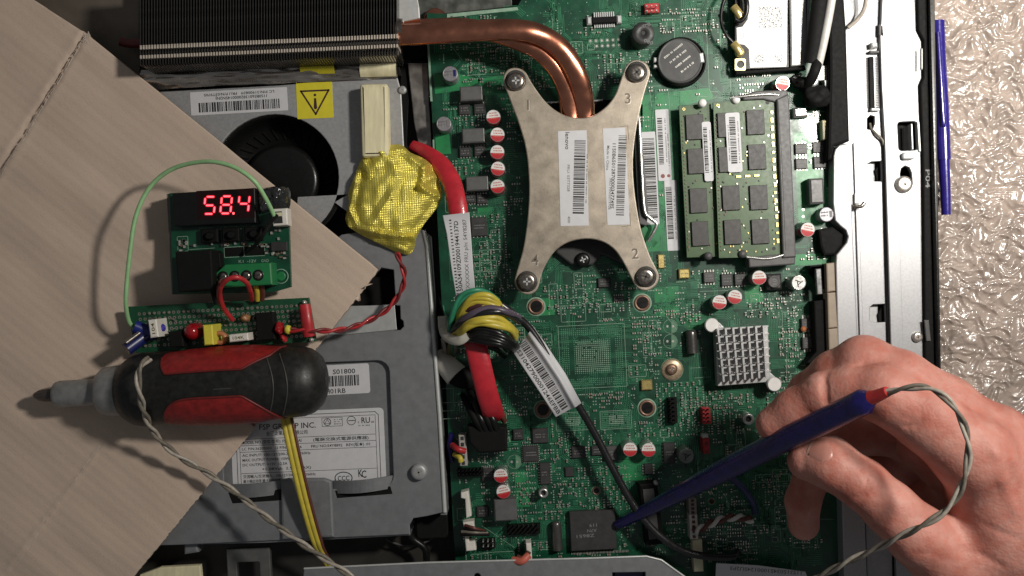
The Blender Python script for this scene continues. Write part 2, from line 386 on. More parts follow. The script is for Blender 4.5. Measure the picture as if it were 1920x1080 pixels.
b = MB(); b.poly([(1678, 225), (1722, 225), (1726, 290), (1682, 290)], -6, -4, M_black, .2); b.build('window_backing', ch)
b = MB(); b.poly([(1620, 300), (1640, 300), (1640, 342), (1620, 342)], -6, -4.5, M_steel, .2); b.poly([(1640, 320), (1652, 302), (1655, 342), (1645, 342)], -5, -3.4, M_black, .2)
b.poly([(1630, 568), (1646, 568), (1646, 606), (1630, 606)], -6, -4.5, M_steel, .2); b.poly([(1646, 590), (1654, 572), (1660, 606), (1648, 606)], -5, -3.4, M_black, .2); b.build('opening_backing', ch)
screw(ch, 1697, 345, 1.5, 16, M_screwb, 2.0, slot=mat('rusty_brown', (.16, .09, .05), .6), rz=35)
screw(ch, 1722, 632, 1.5, 10, M_screwb, 1.6, slot=mat('rusty_brown', (.16, .09, .05), .6), rz=10)
# lever rod
b = MB(); b.tube(P3([(1599, 390, 1.5), (1600, 386, 2.4), (1614, 387, 3), (1621, 380, 3)]), .8, M_screw, 8); b.box(1608, 372, 10, 18, -1, .6, M_steel); b.build('catch_pin', ch)
# inner flange with rounded top and bite
fl = [(1563, 292), (1566, 280), (1574, 272), (1592, 268), (1594, 300), (1600, 450), (1612, 700), (1628, 1140), (1584, 1140), (1572, 700), (1567, 495), (1568, 478), (1578, 466), (1587, 455), (1590, 444), (1586, 432), (1576, 424), (1566, 414), (1562, 380)]
b = MB(); b.poly(fl, -1, 6.5, M_rail, .5); b.build('inner_flange', ch, label='inner steel flange with a round bite in its edge')
b = MB(); b.poly([(1534, 430), (1562, 425), (1582, 440), (1580, 460), (1566, 478), (1545, 480), (1538, 460)], .5, 5, M_black, 1); b.build('rubber_grommet', ch)
# black gasket strip at the top, left of the rails
b = MB(); b.poly([(1553, -60), (1580, -60), (1588, 60), (1594, 264), (1566, 274), (1560, 300), (1552, 300), (1556, 140)], 0, 7, M_black, 1.2); b.build('gasket', ch)
# spring connector on the rail
b = MB(); b.poly(rrect(1635, 155, 9, 98, 2, 1.5), -1, .6, M_black, .2); b.build('slot_connector', ch)
b = MB()
for k in range(30): b.box(1627 + k * .06, 108 + k * 3.2, 4, 1.3, -1, -.2, M_greyink, rot=2); b.box(1645 + k * .06, 108 + k * 3.2, 6, 1.3, -1, -.2, M_greyink, rot=2)
b.build('contact', ch, kind='stuff')
b = MB(); b.box(1640, 84, 12, 10, -1, 2.5, M_brush, rot=5, bev=.6); b.box(1640, 97, 18, 5, -1, 1.8, M_chipg, bev=.3); b.box(1642, 205, 16, 5, -1, 1.6, M_brush, bev=.3); b.build('connector_latch', ch)
b = MB(); b.tube(P3([(1631, 232, -3), (1634, 242, -1), (1644, 252, .4), (1654, 262, .4), (1657, 272, .2)]), .55, M_wgrey, 8); b.build('thin_lead', ch)
b = MB(); b.tube(P3([(1625, -20, 6), (1621, 14, 4), (1608, 36, 2), (1590, 52, 1)]), .9, M_wgrey2, 8); b.build('pale_lead', ch)
b = MB(); b.poly([(1648, 45), (1656, 48), (1658, 70), (1648, 66)], -1, 1.5, M_chipg, .3); b.build('edge_clip', ch)
# outer black plastic rim
b = MB(); b.poly([(1719, -60), (1740, -60), (1750, 400), (1757, 700), (1766, 1140), (1742, 1140), (1735, 700), (1731, 300), (1726, 160), (1732, 145), (1732, 75), (1722, 55)], -8, 3.5, M_black, .6); b.build('bezel_inner', ch)
b = MB(); b.poly([(1742, -60), (1748, -60), (1760, 400), (1766, 700), (1776, 1140), (1767, 1140), (1758, 700), (1751, 400)], -10, 6, M_blackg, 1.2); b.build('bezel_rim', ch)
b = MB(); b.poly([(1727, 90), (1731, 90), (1731, 130), (1727, 130)], 3.5, 5.2, M_brush, .5); b.poly([(1733, 600), (1742, 600), (1746, 640), (1737, 640)], 3.5, 4.4, M_chipg, .3); b.build('rim_clip', ch)
b = MB(); b.text('P04', 1740, 335, 3.55, 9, M_greyink, rot=-90, w=34); b.build('moulded_text', ch, kind='stuff')

# ---- bottom plate
b = MB(); pl = [(570, 1066), (800, 1055), (1100, 1047), (1212, 1043), (1240, 1050), (1262, 1066), (1310, 1100), (1310, 1160), (560, 1160)]
b.poly(pl, 8, 10, M_psu, .4, holes=[circ(895, 1081, 6, 16), [(1148, 1074), (1210, 1073), (1211, 1098), (1149, 1098)]]); b.build('bottom_plate', ch, label='grey sheet metal plate along the bottom edge')
b = MB(); b.tube(P3([(570, 1066, 10), (800, 1055, 10), (1100, 1047, 10), (1212, 1043, 10), (1240, 1050, 10), (1262, 1066, 10), (1310, 1100, 10)]), .45, M_brush, 6, smoothn=1); b.build('plate_edge_highlight', ch)  # pale tube paints the lit line along the plate's top edge
b = MB(); b.box(1179, 1085, 52, 22, -4, 5, M_blue); b.build('display_port', ch)
b = MB()
b.poly([(424, 1030), (505, 1026), (510, 1110), (428, 1110)], 0, 3, mat('dull_steel', (.13, .13, .125), .5, .45), .4, holes=[rrect(466, 1076, 42, 44, 3, 2)]); b.build('slotted_bracket', ch)
b = MB(); b.poly([(262, 1078), (300, 1064), (375, 1060), (380, 1110), (255, 1110)], -6, -3, M_cream, .5); b.build('yellowed_sticker', ch)
b = MB(); b.poly([(345, 1006), (366, 992), (372, 1036), (345, 1040)], 0, 8, M_psu, .8); b.build('small_tab', ch)
b = MB(); c = P(790, 990, 2)
b.tube([c + Vector((13 * math.cos(a) - 6, 9 * math.sin(a), -6)) for a in np.linspace(.6, -2.4, 20)], .5, M_chipg, 6, smoothn=1)
b.tube(P3([(775, 972, 3), (768, 985, 2), (772, 1008, 1), (796, 1028, 0), (800, 1052, -1)]), 1.5, M_blackg, 8); b.build('black_lead', ch)

# ================================================================ power supply with its steel cover
ps = thing('power_supply', 'grey sheet steel power supply cover with white rating labels, left of the circuit board', 'power supply', P(600, 800, -10))
Zc = 12.0
gap1 = [(655, 575), (715, 502), (738, 506), (742, 570)]
kh = [(738, 573), (750, 573), (751, 598), (756, 602), (757, 612), (750, 619), (738, 619)]
outline = [(640, 440), (700, 430), (792, 430), (800, 440), (815, 640), (834, 960), (800, 968), (775, 972), (768, 985), (769, 1002), (500, 1014), (330, 1022), (150, 1026), (150, 560), (560, 560), (600, 470)]
rec = rrect(575, 800, 318, 238, 22, 2.2)
b = MB(); b.poly(outline, 10.6, Zc, M_psu, .35, holes=[gap1, kh, rec]); b.build('cover', ps)
b = MB(); b.poly(rrect(575, 800, 330, 250, 24, 2.2), 3, 9.6, M_psu, .3); b.build('recessed_panel', ps)
b = MB(); b.tube(P3([(794, 432, 11.8), (801, 460, 11.9), (812, 620, 11.9), (824, 780, 11.9), (834, 960, 11.9)]), .9, M_brush, 8, smoothn=1); b.build('cover_edge_highlight', ps)  # highlight on the cover's right edge, put in as a pale tube
b = MB(); b.poly([(794, 432), (803, 440), (817, 640), (838, 966), (826, 966)], -11, 11.2, M_psu, .3); b.poly([(150, 1020), (500, 1012), (769, 1000), (769, 1004), (500, 1018), (150, 1026)], -11, 10.5, M_psu, .3); b.build('cover_side', ps)
b = MB(); b.poly([(560, 576), (640, 574), (740, 572), (744, 618), (640, 628), (560, 626)], 12, 12.5, mat('pale_psu_steel', (.42, .43, .42), .5, .4, var=.08), .15); b.build('cover_flap', ps)
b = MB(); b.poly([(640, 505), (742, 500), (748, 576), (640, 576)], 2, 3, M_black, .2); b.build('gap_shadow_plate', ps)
def prt(): return MB()
# small barcode label S01800
lb = MB(); lb.poly(rrect(632, 712, 122, 56, 5, 3), 9.6, 9.75, M_paper, .05); L1 = lb.build('label', ps, label='white barcode label reading S01800')
q = prt(); q.text('S01800', 645, 696, 9.79, 9, M_ink, rot=3, w=42); q.barcode(640, 714, 66, 20, 9.79, M_ink, rot=3, seed=4); q.text('H01RB', 629, 733, 9.79, 9, M_ink, rot=3, w=38); q.build('print', L1)
# rating label
lb = MB(); lb.poly(rrect(578, 845, 288, 150, 8, 2.4), 9.6, 9.75, M_paper, .05); L2 = lb.build('label', ps, label='large white rating label printed FSP GROUP INC.')
q = MB(); z = 9.79; f = Fr(578, 845, 2.4)
q.line([f(-134, 72), f(-134, -68), f(128, -68), f(134, -62), f(134, 72)], z, 1.1, M_ink); q.line([f(-128, 72), f(-128, -62), f(128, -62), f(128, 72)], z, .8, M_ink)
def T(t, u, v, h, w_=None, al='l', fn=None, m=M_ink): x, y = (fn or f)(u, v); q.text(t, x, y, z, h, m, rot=2.4, w=w_, align=al)
T('FSP GROUP INC.', -90, -48, 10.5, 106); T('全漢企業股份有限公司', -78, -35, 6, 78)
for v in (-26, -14, -2, 38): q.line([f(-128, v), f(128, v)], z, .8, M_ink)
T('MODEL NO.(型號/型号): FSP150-20AI', -124, -20, 5.5, 112); T('(電腦交換式電源供應器)', 10, -20, 5.2, 104)
T('LC P/N:36200003   LI P/N:54Y8896', -124, -8, 5, 112); T('FRU NO:54Y8892   REV(版本) :01', 6, -8, 5.2, 110)
T('AC INPUT: 100-127/200-240V 50/60Hz', -124, 4, 5, 128); T('MAX. OUTPUT POWER: 150W', -124, 13, 5, 88); T('DC OUTPUT: +12V  12.5A', -124, 22, 5, 84)
T('+5.08Vsb  2.5A(MAX)', -88, 31, 5, 92); T('交流輸入/交流输入 : 100-127/200-240V 50/60Hz', -124, 44, 5, 136); T('最大輸出功率/最大输出功率 : 150W', -124, 53, 5, 90); T('直流輸出/直流输出', -124, 62, 5, 70)
q.line([f(28, -60), f(66, -60), f(66, -44), f(28, -44), f(28, -60)], z, .8, M_ink)
for cx_, cy_, rr in ((38, -52, 6.5), (83, -53, 8)):
    x, y = f(cx_, cy_); q.line(circ(x, y, rr, 20) + [circ(x, y, rr, 20)[0]], z, 1.1, M_ink)
q.line([f(33, -49), f(38, -57), f(43, -49), f(33, -49)], z, .8, M_ink); q.line([f(78, -53), f(89, -53)], z, 1.5, M_ink)
x, y = f(57, -52)
for k in range(3): q.dashes(x, y - 4 + k * 4, 13, 2, z, M_greyink, rot=2.4, seed=k)
T('RU', 102, -53, 11, 16); T('c', 95, -50, 5); T('us', 120, -50, 5); x, y = f(107, -43); q.dashes(x, y, 22, 2.4, z, M_greyink, rot=2.4)
x, y = f(64, 54); q.line([(x + 16 * math.cos(a), y + 11 * math.sin(a)) for a in np.linspace(0, 6.28, 25)], z, 1.6, M_ink); T('CCC', 53, 54, 9, 22)
T('K', 92, 46, 14, 8); T('C', 98, 48, 14, 9)
q.build('print', L2)
# punched straps over the label
def strap(x0, x1, yl, yr, wl_, bulge):
    n = 14; v = []; fs = []
    for i in range(n + 1):
        t_ = i / n; x = x0 + (x1 - x0) * t_; y = yl + (yr - yl) * t_; zz = 11.4 + bulge * math.sin(math.pi * t_)
        a = P(x, y - wl_ / 2, 12); c = P(x, y + wl_ / 2, 12); up = 1.0
        v += [(a.x, a.y, zz), (c.x, c.y, zz - .5), (c.x, c.y, zz - 1.6), (a.x, a.y, zz - 1.2)]
    for i in range(n):
        for k in range(4): kk = (k + 1) % 4; fs.append((i * 4 + k, i * 4 + kk, (i + 1) * 4 + kk, (i + 1) * 4 + k))
    fs += [(3, 2, 1, 0), (n * 4, n * 4 + 1, n * 4 + 2, n * 4 + 3)]
    m = MB(); m.add(v, fs, M_psu, False); m.build('strap', ps, loc=P((x0 + x1) / 2, (yl + yr) / 2, 11))
strap(432, 528, 922, 914, 26, 2.5); strap(624, 736, 914, 904, 24, 4.5)
b = MB(); b.poly([(526, 900), (540, 897), (608, 897), (622, 902), (627, 1008), (528, 1012)], 11.5, 14, M_psu, 1.0); b.build('raised_bridge', ps)
b = MB(); b.poly([(428, 924), (529, 918), (529, 938), (436, 944)], 11.6, 12.06, M_black, .03); b.poly([(628, 920), (732, 912), (736, 926), (700, 929), (632, 934)], 11.6, 12.06, M_black, .03); b.build('punched_slot', ps)
screw(ps, 785, 886, 12, 16, M_steel, 3, slot=M_screwb)
b = MB(); b.poly(rrect(810, 985, 60, 50, 6, 3), -10, 0, M_black, .5); b.build('side_foot', ps)

# ================================================================ blower fan housing
bf = thing('blower_fan', 'grey blower fan housing with round black intake below the heatsink fins', 'fan', P(500, 260, -6))
Zf = 11.0
hc = circ(516, 333, 119, 48)
hout = [(300, 172), (520, 160), (640, 150), (744, 142), (752, 170), (757, 270), (765, 430), (700, 436), (652, 366), (560, 371), (556, 420), (380, 420), (250, 300)]
b = MB(); b.poly(hout, 9.4, Zf, M_steel, .35, holes=[[p for p in hc]]); b.build('housing', bf)
b = MB(); c = P(516, 333, Zf); r0 = 119 * S(Zf)
b.lathe(Vector((c.x, c.y, 0)), [(r0 + 2, 9.2), (r0 - .2, 9.6), (r0 - .8, 4), (r0 - 3, -4), (2, -4.5)], M_blackg, 64, caps=False); b.build('intake_wall', bf)
b = MB(); b.lathe(Vector((c.x, c.y, 0)), [(15.8, -4), (15.6, -1.5), (14.9, -.2), (13.5, .2), (8, .3), (2, .2)], M_blackg, 56, caps=True); HUB = b.build('hub', bf)
bl = MB(); a0 = P(516, 333, 0); bl.box(960, 540, 3, 3, 0, 1, M_blackg)
blade = MB(); blade.boxmm(0, 0, 5.2, .5, -4.4, -3.2, M_black, rot=24); bo = None
for k in range(36):
    a = 2 * math.pi * k / 36; loc = Vector((c.x + 20.2 * math.cos(a), c.y + 20.2 * math.sin(a), 0))
    if bo is None: bo = blade.build('blade', bf, loc=Vector((0, 0, 0))); put(bo, loc, bf); bo.rotation_euler.z = a
    else: copy_at(bo, loc, bf, rz=math.degrees(a))
b = MB(); b.poly([(270, 130), (500, 122), (744, 112), (750, 128), (752, 142), (640, 152), (520, 162), (300, 180)], 6, 9, M_black, .5); b.build('duct', bf)
lb = MB(); lb.poly(rrect(448, 190, 182, 44, 2, 3.2), Zf, Zf + .15, M_paper, .05); L3 = lb.build('label', bf, label='white barcode label stuck upside down above the intake')
q = MB(); z = Zf + .19; f3 = Fr(448, 190, 3.2)
for t_, u, v, h_, w_ in (('LC P/N:31900839', 36, -15, 5, 62), ('FRU P/N:03T9705', -34, -15, 5, 62), ('11S0B56013820000145N2NJ', 5, -7.5, 5.5, 96)):
    x, y = f3(u, v); q.text(t_, x, y, z, h_, M_ink, rot=183.2, w=w_)
x, y = f3(0, 8); q.barcode(x, y, 152, 18, z, M_ink, rot=3.2, seed=9); q.build('print', L3)
lb = MB(); lb.poly(rrect(590, 188, 68, 68, 2, 2.5), Zf, Zf + .15, M_yellow, .05); L4 = lb.build('label', bf, label='yellow square warning label with a triangle')
q = MB(); f4 = Fr(591, 190, 2.5); q.line([f4(-26, -20), f4(26, -20), f4(0, 24), f4(-26, -20)], z, 3.2, M_brownink)
q.flat([f4(-2, -6), f4(2, -6), f4(3.2, 12), f4(1.5, 15), f4(-1.5, 15), f4(-3.2, 12)], z, M_brownink); q.flat(circ(*f4(0, -12), 2.6, 12), z, M_brownink); q.build('print', L4)
# crinkled foil tape between fins and fan
def foil_strip(name, parent, x0, x1, ytop, ybot, slope, m, z0, amp, seed, nx=120, ny=14):
    v = []; fs = []
    for j in range(ny + 1):
        for i in range(nx + 1):
            t_ = i / nx; x = x0 + (x1 - x0) * t_; y = ytop + (ybot - ytop) * j / ny + slope * (x - x0)
            zz = z0 + amp * noise.noise(Vector((x * .012, y * .16, seed))) + amp * .5 * noise.noise(Vector((x * .03, y * .4, seed + 5))) - (abs(j / ny - .45) ** 2) * 8
            p = P(x, y, z0); v.append((p.x, p.y, zz))
    for j in range(ny):
        for i in range(nx): k = j * (nx + 1) + i; fs.append((k, k + nx + 1, k + nx + 2, k + 1))
    q_ = MB(); q_.add(v, fs, m, True); return q_.build(name, parent, loc=P((x0 + x1) / 2, (ytop + ybot) / 2, z0 - 3))
foil_strip('foil_tape', bf, 262, 744, 130, 166, -.045, M_foiltape, 14, 2.0, 1.0)
foil_strip('tape_piece', bf, 562, 626, 116, 137, -.03, M_yellow, 15.6, .6, 3.0, 12, 6)
foil_strip('tape_piece', bf, 674, 742, 110, 142, -.03, M_cream, 15.4, 1.0, 7.0, 12, 8)
screw(bf, 754, 168, 10.5, 8, M_steel, 1.5, slot=M_steel)
# cream foam block on the fan housing
b = MB(); b.poly(rrect(702, 225, 52, 138, 5, 1.5), Zf + .1, Zf + 8, M_cream, 1.6); b.build('foam_block', label='cream foam pad standing on the fan housing above the gold foil packet', cat='foam pad')
# ================================================================ motherboard
mbd = thing('motherboard', 'green motherboard crowded with small parts, lying in the middle of the opened computer', 'circuit board', P(1190, 540, -1.6))
edge = [(800, 24), (835, 26), (970, 12), (1000, -40), (1564, -60), (1596, 480), (1630, 1150), (862, 1150), (850, 1000)]
b = MB(); b.poly(edge, -1.6, 0, M_pcb, .12); BOARD = b.build('circuit_board', mbd)
b = MB(); b.poly([(801, 84), (805, 84), (811, 190), (807, 190)], 0, .25, M_silk, .05); b.poly([(811, 262), (814, 262), (816, 310), (813, 310)], 0, .25, M_silk, .05)
b.poly([(838, 26), (970, 13), (972, 19), (838, 33)], 0, .3, M_silk, .05); b.build('edge_strip', mbd)
# brighter copper areas under the solder mask
b = MB(); zz = .02
for pts in ([(1200, 180), (1262, 172), (1330, 165), (1340, 185), (1270, 200), (1276, 470), (1205, 472)], [(1100, 200), (1205, 196), (1205, 240), (1190, 240)], [(812, 140), (850, 136), (905, 150), (870, 168), (816, 176)],
            [(816, 252), (842, 250), (846, 288), (818, 290)], [(895, 148), (955, 140), (960, 176), (905, 178)], [(1226, 540), (1272, 537), (1273, 565), (1228, 568)], [(1226, 572), (1272, 570), (1273, 592), (1230, 594)],
            [(1395, 535), (1430, 533), (1432, 566), (1398, 568)], [(1480, 478), (1556, 474), (1556, 494), (1484, 498)], [(1488, 250), (1530, 246), (1560, 400), (1550, 420), (1498, 430)], [(1160, 855), (1210, 850), (1212, 900), (1164, 902)],
            [(965, 885), (990, 884), (994, 950), (968, 950)], [(1010, 560), (1038, 558), (1040, 590), (1012, 592)], [(895, 390), (925, 388), (928, 408), (898, 410)], [(1282, 590), (1330, 588), (1332, 610), (1290, 620)]):
    b.flat(pts, zz, M_pour)
b.build('copper_area', BOARD, kind='stuff')
OCC = []
def occ(cx, cy, w_, h_): OCC.append((cx - w_ / 2 - 2, cy - h_ / 2 - 2, cx + w_ / 2 + 2, cy + h_ / 2 + 2))
def free(x, y, m=0):
    for a in OCC:
        if a[0] - m < x < a[2] + m and a[1] - m < y < a[3] + m: return False
    return True
silk = MB(); pads = MB(); fine = random.Random(11)
def outline_silk(cx, cy, w_, h_, rot=BR): f = Fr(cx, cy, rot); silk.line([f(-w_/2, -h_/2), f(w_/2, -h_/2), f(w_/2, h_/2), f(-w_/2, h_/2), f(-w_/2, -h_/2)], .07, .8, M_silk)

# ---- solid capacitors: silver can, white top with red segment
def make_cap(z=8.0, r=3.1):
    c = Vector((0, 0, 0)); m = MB()
    m.lathe(c, [(r * .92, 0), (r, .4), (r, 1.0), (r * .95, 1.4), (r, 1.8), (r, z - .5), (r * .93, z)], M_can, 28); o = m.build('capacitor', mbd, loc=Vector((0, 0, 0)))
    n = 28; v = [(0, 0, z + .03)] + [(r * .90 * math.cos(2 * math.pi * k / n), r * .90 * math.sin(2 * math.pi * k / n), z + .03) for k in range(n)]
    # split at y = -0.15 r: white above, red below
    yy = -.12 * r; x = math.sqrt((.90 * r) ** 2 - yy ** 2); a1 = math.atan2(yy, x)
    top = [(.90 * r * math.cos(a), .90 * r * math.sin(a), z + .03) for a in np.linspace(a1, math.pi - a1, 20)]
    bot = [(.90 * r * math.cos(a), .90 * r * math.sin(a), z + .03) for a in np.linspace(math.pi - a1, 2 * math.pi + a1, 16)]
    q = MB(); q.add(top, [tuple(range(20))], M_white); q.build('white_print', o, loc=Vector((0, 0, 0)))
    q = MB(); q.add(bot, [tuple(range(16))], M_red)
    rs = [(r * 1.01 * math.cos(a), r * 1.01 * math.sin(a), zz_) for zz_ in (z * .55, z - .6) for a in np.linspace(math.pi - a1 + .1, 2 * math.pi + a1 - .1, 16)]
    q.add(rs, [(k, k + 1, k + 17, k + 16) for k in range(15)], M_red, True); q.build('red_print', o, loc=Vector((0, 0, 0)))
    q = MB()
    rg = random.Random(3)
    for row in range(3):
        yv = (.42 - row * .34) * r; x = -.55 * r
        while x < .5 * r: ww = rg.uniform(.25, .7); q.add([(x, yv, z + .06), (x + ww, yv, z + .06), (x + ww, yv + .5, z + .06), (x, yv + .5, z + .06)], [(0, 1, 2, 3)], mat('faded_red_ink', (.50, .16, .12), .5)); x += ww + .22
    q.build('marking', o, loc=Vector((0, 0, 0)), kind='stuff'); return o
cap0 = make_cap(); first = True
for x, y in ((925, 219), (931, 252), (932, 285), (933, 316), (934, 351), (1467, 155), (1513, 428), (1425, 520), (1380, 557), (1351, 568), (1180, 843), (1216, 843), (940, 892), (942, 920)):
    l = P(x, y, 8.0); l.z = 0; b0 = (960 + l.x / KPX, 540 - l.y / KPX); occ(*b0, 30, 30); occ(x, y, 28, 28)
    if first: put(cap0, l, mbd); first = False; cap0.rotation_euler.z = R(6)
    else: cp_ = copy_at(cap0, l, mbd, rz=fine.uniform(-12, 12)); cp_.rotation_euler.x = R(fine.uniform(-3.5, 3.5)); cp_.rotation_euler.y = R(fine.uniform(-3.5, 3.5))
# ---- grey aluminium capacitors
def alcap(x, y, rpx, z, top, tint, cross=False):
    r = rpx * S(z); l = P(x, y, z); l.z = 0; occ(x, y, rpx * 2, rpx * 2); m = MB()
    m.lathe(Vector((l.x, l.y, 0)), [(r * 1.0, 0), (r, .6), (r * .95, 1.0), (r, 1.4), (r, z - .5), (r * .92, z), (r * .86, z - .12)], top, 28); o = m.build('capacitor', mbd, loc=l, label=tint)
    m = MB()
    if cross:
        for k in range(3): m.boxmm(l.x + r * .25 * math.cos(k * 2.09), l.y + r * .25 * math.sin(k * 2.09), r * .75, r * .10, z - .2, z + .06, M_ink, rot=k * 120 + 40)
        m.build('vent_groove', o, loc=l)
    else:
        c = (x + rpx * .55, y - 1); m.flat([(c[0] - 2.5, c[1] - 6), (c[0] + 2.5, c[1] - 6), (c[0] + 3, c[1] + 6), (c[0] - 1.5, c[1] + 6)], z + .04, M_dkblue if 'purple' in tint else M_greyink)
        m.dashes(x - 3, y - 4, rpx, 3, z + .04, M_greyink, rot=5, seed=2); m.dashes(x - 3, y + 2, rpx, 3, z + .04, M_greyink, rot=5, seed=3); m.build('marking', o, loc=l)
M_capg = mat('grey_sleeved_can', (.26, .25, .27), .4, .4, var=.2, scale=20)
alcap(844, 138, 14.5, 9, M_capg, 'grey capacitor with a purple mark'); alcap(832, 232, 14, 9, M_capg, 'plain dark grey capacitor')
alcap(1498, 530, 14, 9, M_can, 'shiny silver capacitor with a vent cross', True); alcap(1287, 855, 14.5, 9, mat('dull_can', (.22, .24, .22), .35, .8), 'dull capacitor with a vent cross', True)
alcap(1550, 402, 14, 6, M_capg, 'silver capacitor half under the flange')
b = MB(); b.box(1452, 528, 28, 30, 0, 4.5, M_chip, rot=BR, bev=.8); c = P(1452, 528, 5.5); b.lathe(Vector((c.x, c.y, 4.4)), [(2.7, 0), (2.7, .8), (2.3, 1.1), (1.8, .9)], M_chipg, 24); o = b.build('inductor', mbd); occ(1452, 528, 28, 30)
q = MB(); q.text('10', 1452, 528, 5.4, 8, M_greyink, rot=90, w=11); q.build('marking', o)
# ---- inductors
def chip(name, cx, cy, w_, h_, z, m=M_chip, rot=BR, bev=.3, z0=0.0, pins=None, pinm=M_pad, lab=None, lines=0):
    occ(cx, cy, w_, h_); k = MB(); k.box(cx, cy, w_, h_, z0, z, m, rot, bev); loc = P(cx, cy, z); loc.z = z0; o = k.build(name, mbd, loc=loc, label=lab)
    if pins:
        side, n, pw, pl_ = pins; q_ = MB(); f = Fr(cx, cy, rot)
        for s_ in side:
            for i in range(n):
                t_ = (i + .5) / n - .5
                if s_ in 'tb': u, v, a, c_ = t_ * w_, (h_ / 2 + pl_ / 2) * (-1 if s_ == 't' else 1), pw, pl_
                else: u, v, a, c_ = (w_ / 2 + pl_ / 2) * (-1 if s_ == 'l' else 1), t_ * h_, pl_, pw
                x, y = f(u, v); q_.box(x, y, a, c_, .0, .5, pinm, rot)
        q_.build('pin', o, loc=loc, kind='stuff')
    if not lines and w_ >= 19 and name in ('chip', 'transistor'): lines = 2
    if lines:
        q_ = MB(); f = Fr(cx, cy, rot)
        for i in range(lines): x, y = f(0, (i - (lines - 1) / 2) * 5); q_.dashes(x, y, w_ * .6, 2.2, z + .04, M_greyink, rot=rot, seed=i + int(cx))
        q_.build('marking', o, loc=loc, kind='stuff')
    return o
for x, y in ((883, 175), (887, 254), (894, 344)):
    o = chip('inductor', x, y, 42, 27, 7, M_ferrite, bev=.5)
    q = MB(); f = Fr(x, y, BR); x2, y2 = f(20.2, 0); q.box(x2, y2, 1.6, 24, .5, 7.05, M_pad, BR); q.build('end_plate', o)
chip('inductor', 1532, 358, 27, 48, 6, M_ferrite, bev=.8, lines=2)
for x, y, w_, h_ in ((871, 205, 22, 20), (899, 204, 21, 20), (872, 285, 22, 18), (900, 283, 22, 19), (882, 372, 20, 18), (904, 373, 21, 18), (898, 425, 30, 36), (1502, 279, 22, 20), (1503, 307, 22, 20), (1536, 276, 24, 21), (1538, 304, 24, 22), (1363, 525, 21, 23), (1388, 524, 21, 22)):
    chip('transistor', x, y, w_, h_, 1.3, M_chip if x < 1400 else M_chipg, pins=('tb', 4, 2.4, 2.6))
chip('chip', 1330, 520, 21, 20, 1.8, M_chipg, pins=('tb', 4, 2.6, 4)); chip('chip', 1513, 607, 20, 20, 1.8, M_chipg, pins=('tb', 4, 2.8, 6), lines=2); chip('chip', 1516, 643, 22, 22, 1.8, M_chipg, pins=('tb', 4, 2.8, 6), lines=3)
b = MB(); c = P(1507, 617, 2); b.lathe(c, [(1.2, -.2), (1.0, .2), (.4, .5)], mat('orange_drop', (.45, .15, .05), .4), 12); b.build('solder_drop', mbd)
chip('chip', 995, 851, 30, 30, 1.5, M_chip, pins=('tblr', 8, 1.6, 2)); chip('chip', 1013, 817, 30, 28, 1.5, M_chip); chip('chip', 1085, 848, 26, 22, 1.6, M_chip, pins=('lr', 4, 2, 3)); chip('chip', 1068, 885, 17, 18, 1.2, M_chip)
chip('chip', 1022, 888, 20, 40, 1.6, M_chip, pins=('lr', 8, 1.6, 2.4)); chip('chip', 1120, 845, 22, 18, 1.3, M_chip); chip('chip', 1145, 850, 24, 26, 1.8, M_chipg); chip('chip', 1216, 880, 16, 20, 1.4, M_chip, pins=('lr', 4, 2.4, 3.4))
chip('chip', 1255, 850, 22, 40, 1.5, M_chip, pins=('lr', 6, 1.8, 2.4))
chip('chip', 1133, 530, 24, 18, 1.4, M_chip); chip('chip', 1160, 560, 20, 10, 1, M_chip, pins=('tb', 5, 1.5, 3))
chip('chip', 972, 815, 20, 20, 1.4, M_chip); chip('chip', 915, 890, 24, 24, 1.4, M_chip, pins=('t', 7, 1.4, 5)); chip('chip', 905, 960, 22, 20, 1.4, M_chip)
chip('chip', 1240, 490, 12, 26, 1.2, M_gold, pins=('lr', 4, 1.6, 1.6)); chip('crystal', 1283, 513, 20, 18, 1.8, M_gold, bev=.4, lines=1); chip('crystal', 1213, 722, 21, 19, 1.8, M_gold, bev=.4)
chip('tantalum_capacitor', 1502, 210, 26, 19, 3.4, M_can, bev=.9)
o = chip('memory_chip', 1112, 995, 86, 74, 3.2, M_chip, lab='large black memory chip with faint print'); q = MB()
for i, (t_, w_) in enumerate((('119', 14), ('A7N', 18), ('Z8651', 34))): q.text(t_, 1112 - (0, 2, 14)[i], 985 + i * 10, 3.25, 6, M_greyink, rot=184, w=w_)
q.build('marking', o)
b = MB()
for i in range(40): b.box(1072 + i * 2.7, 1038 + (-.12 * i), 1.4, 4, 0, .5, M_pad)
b.build('chip_lead', mbd, kind='stuff')
chip('raised_block', 948, 957, 42, 40, 8, M_ferrite, bev=.5)
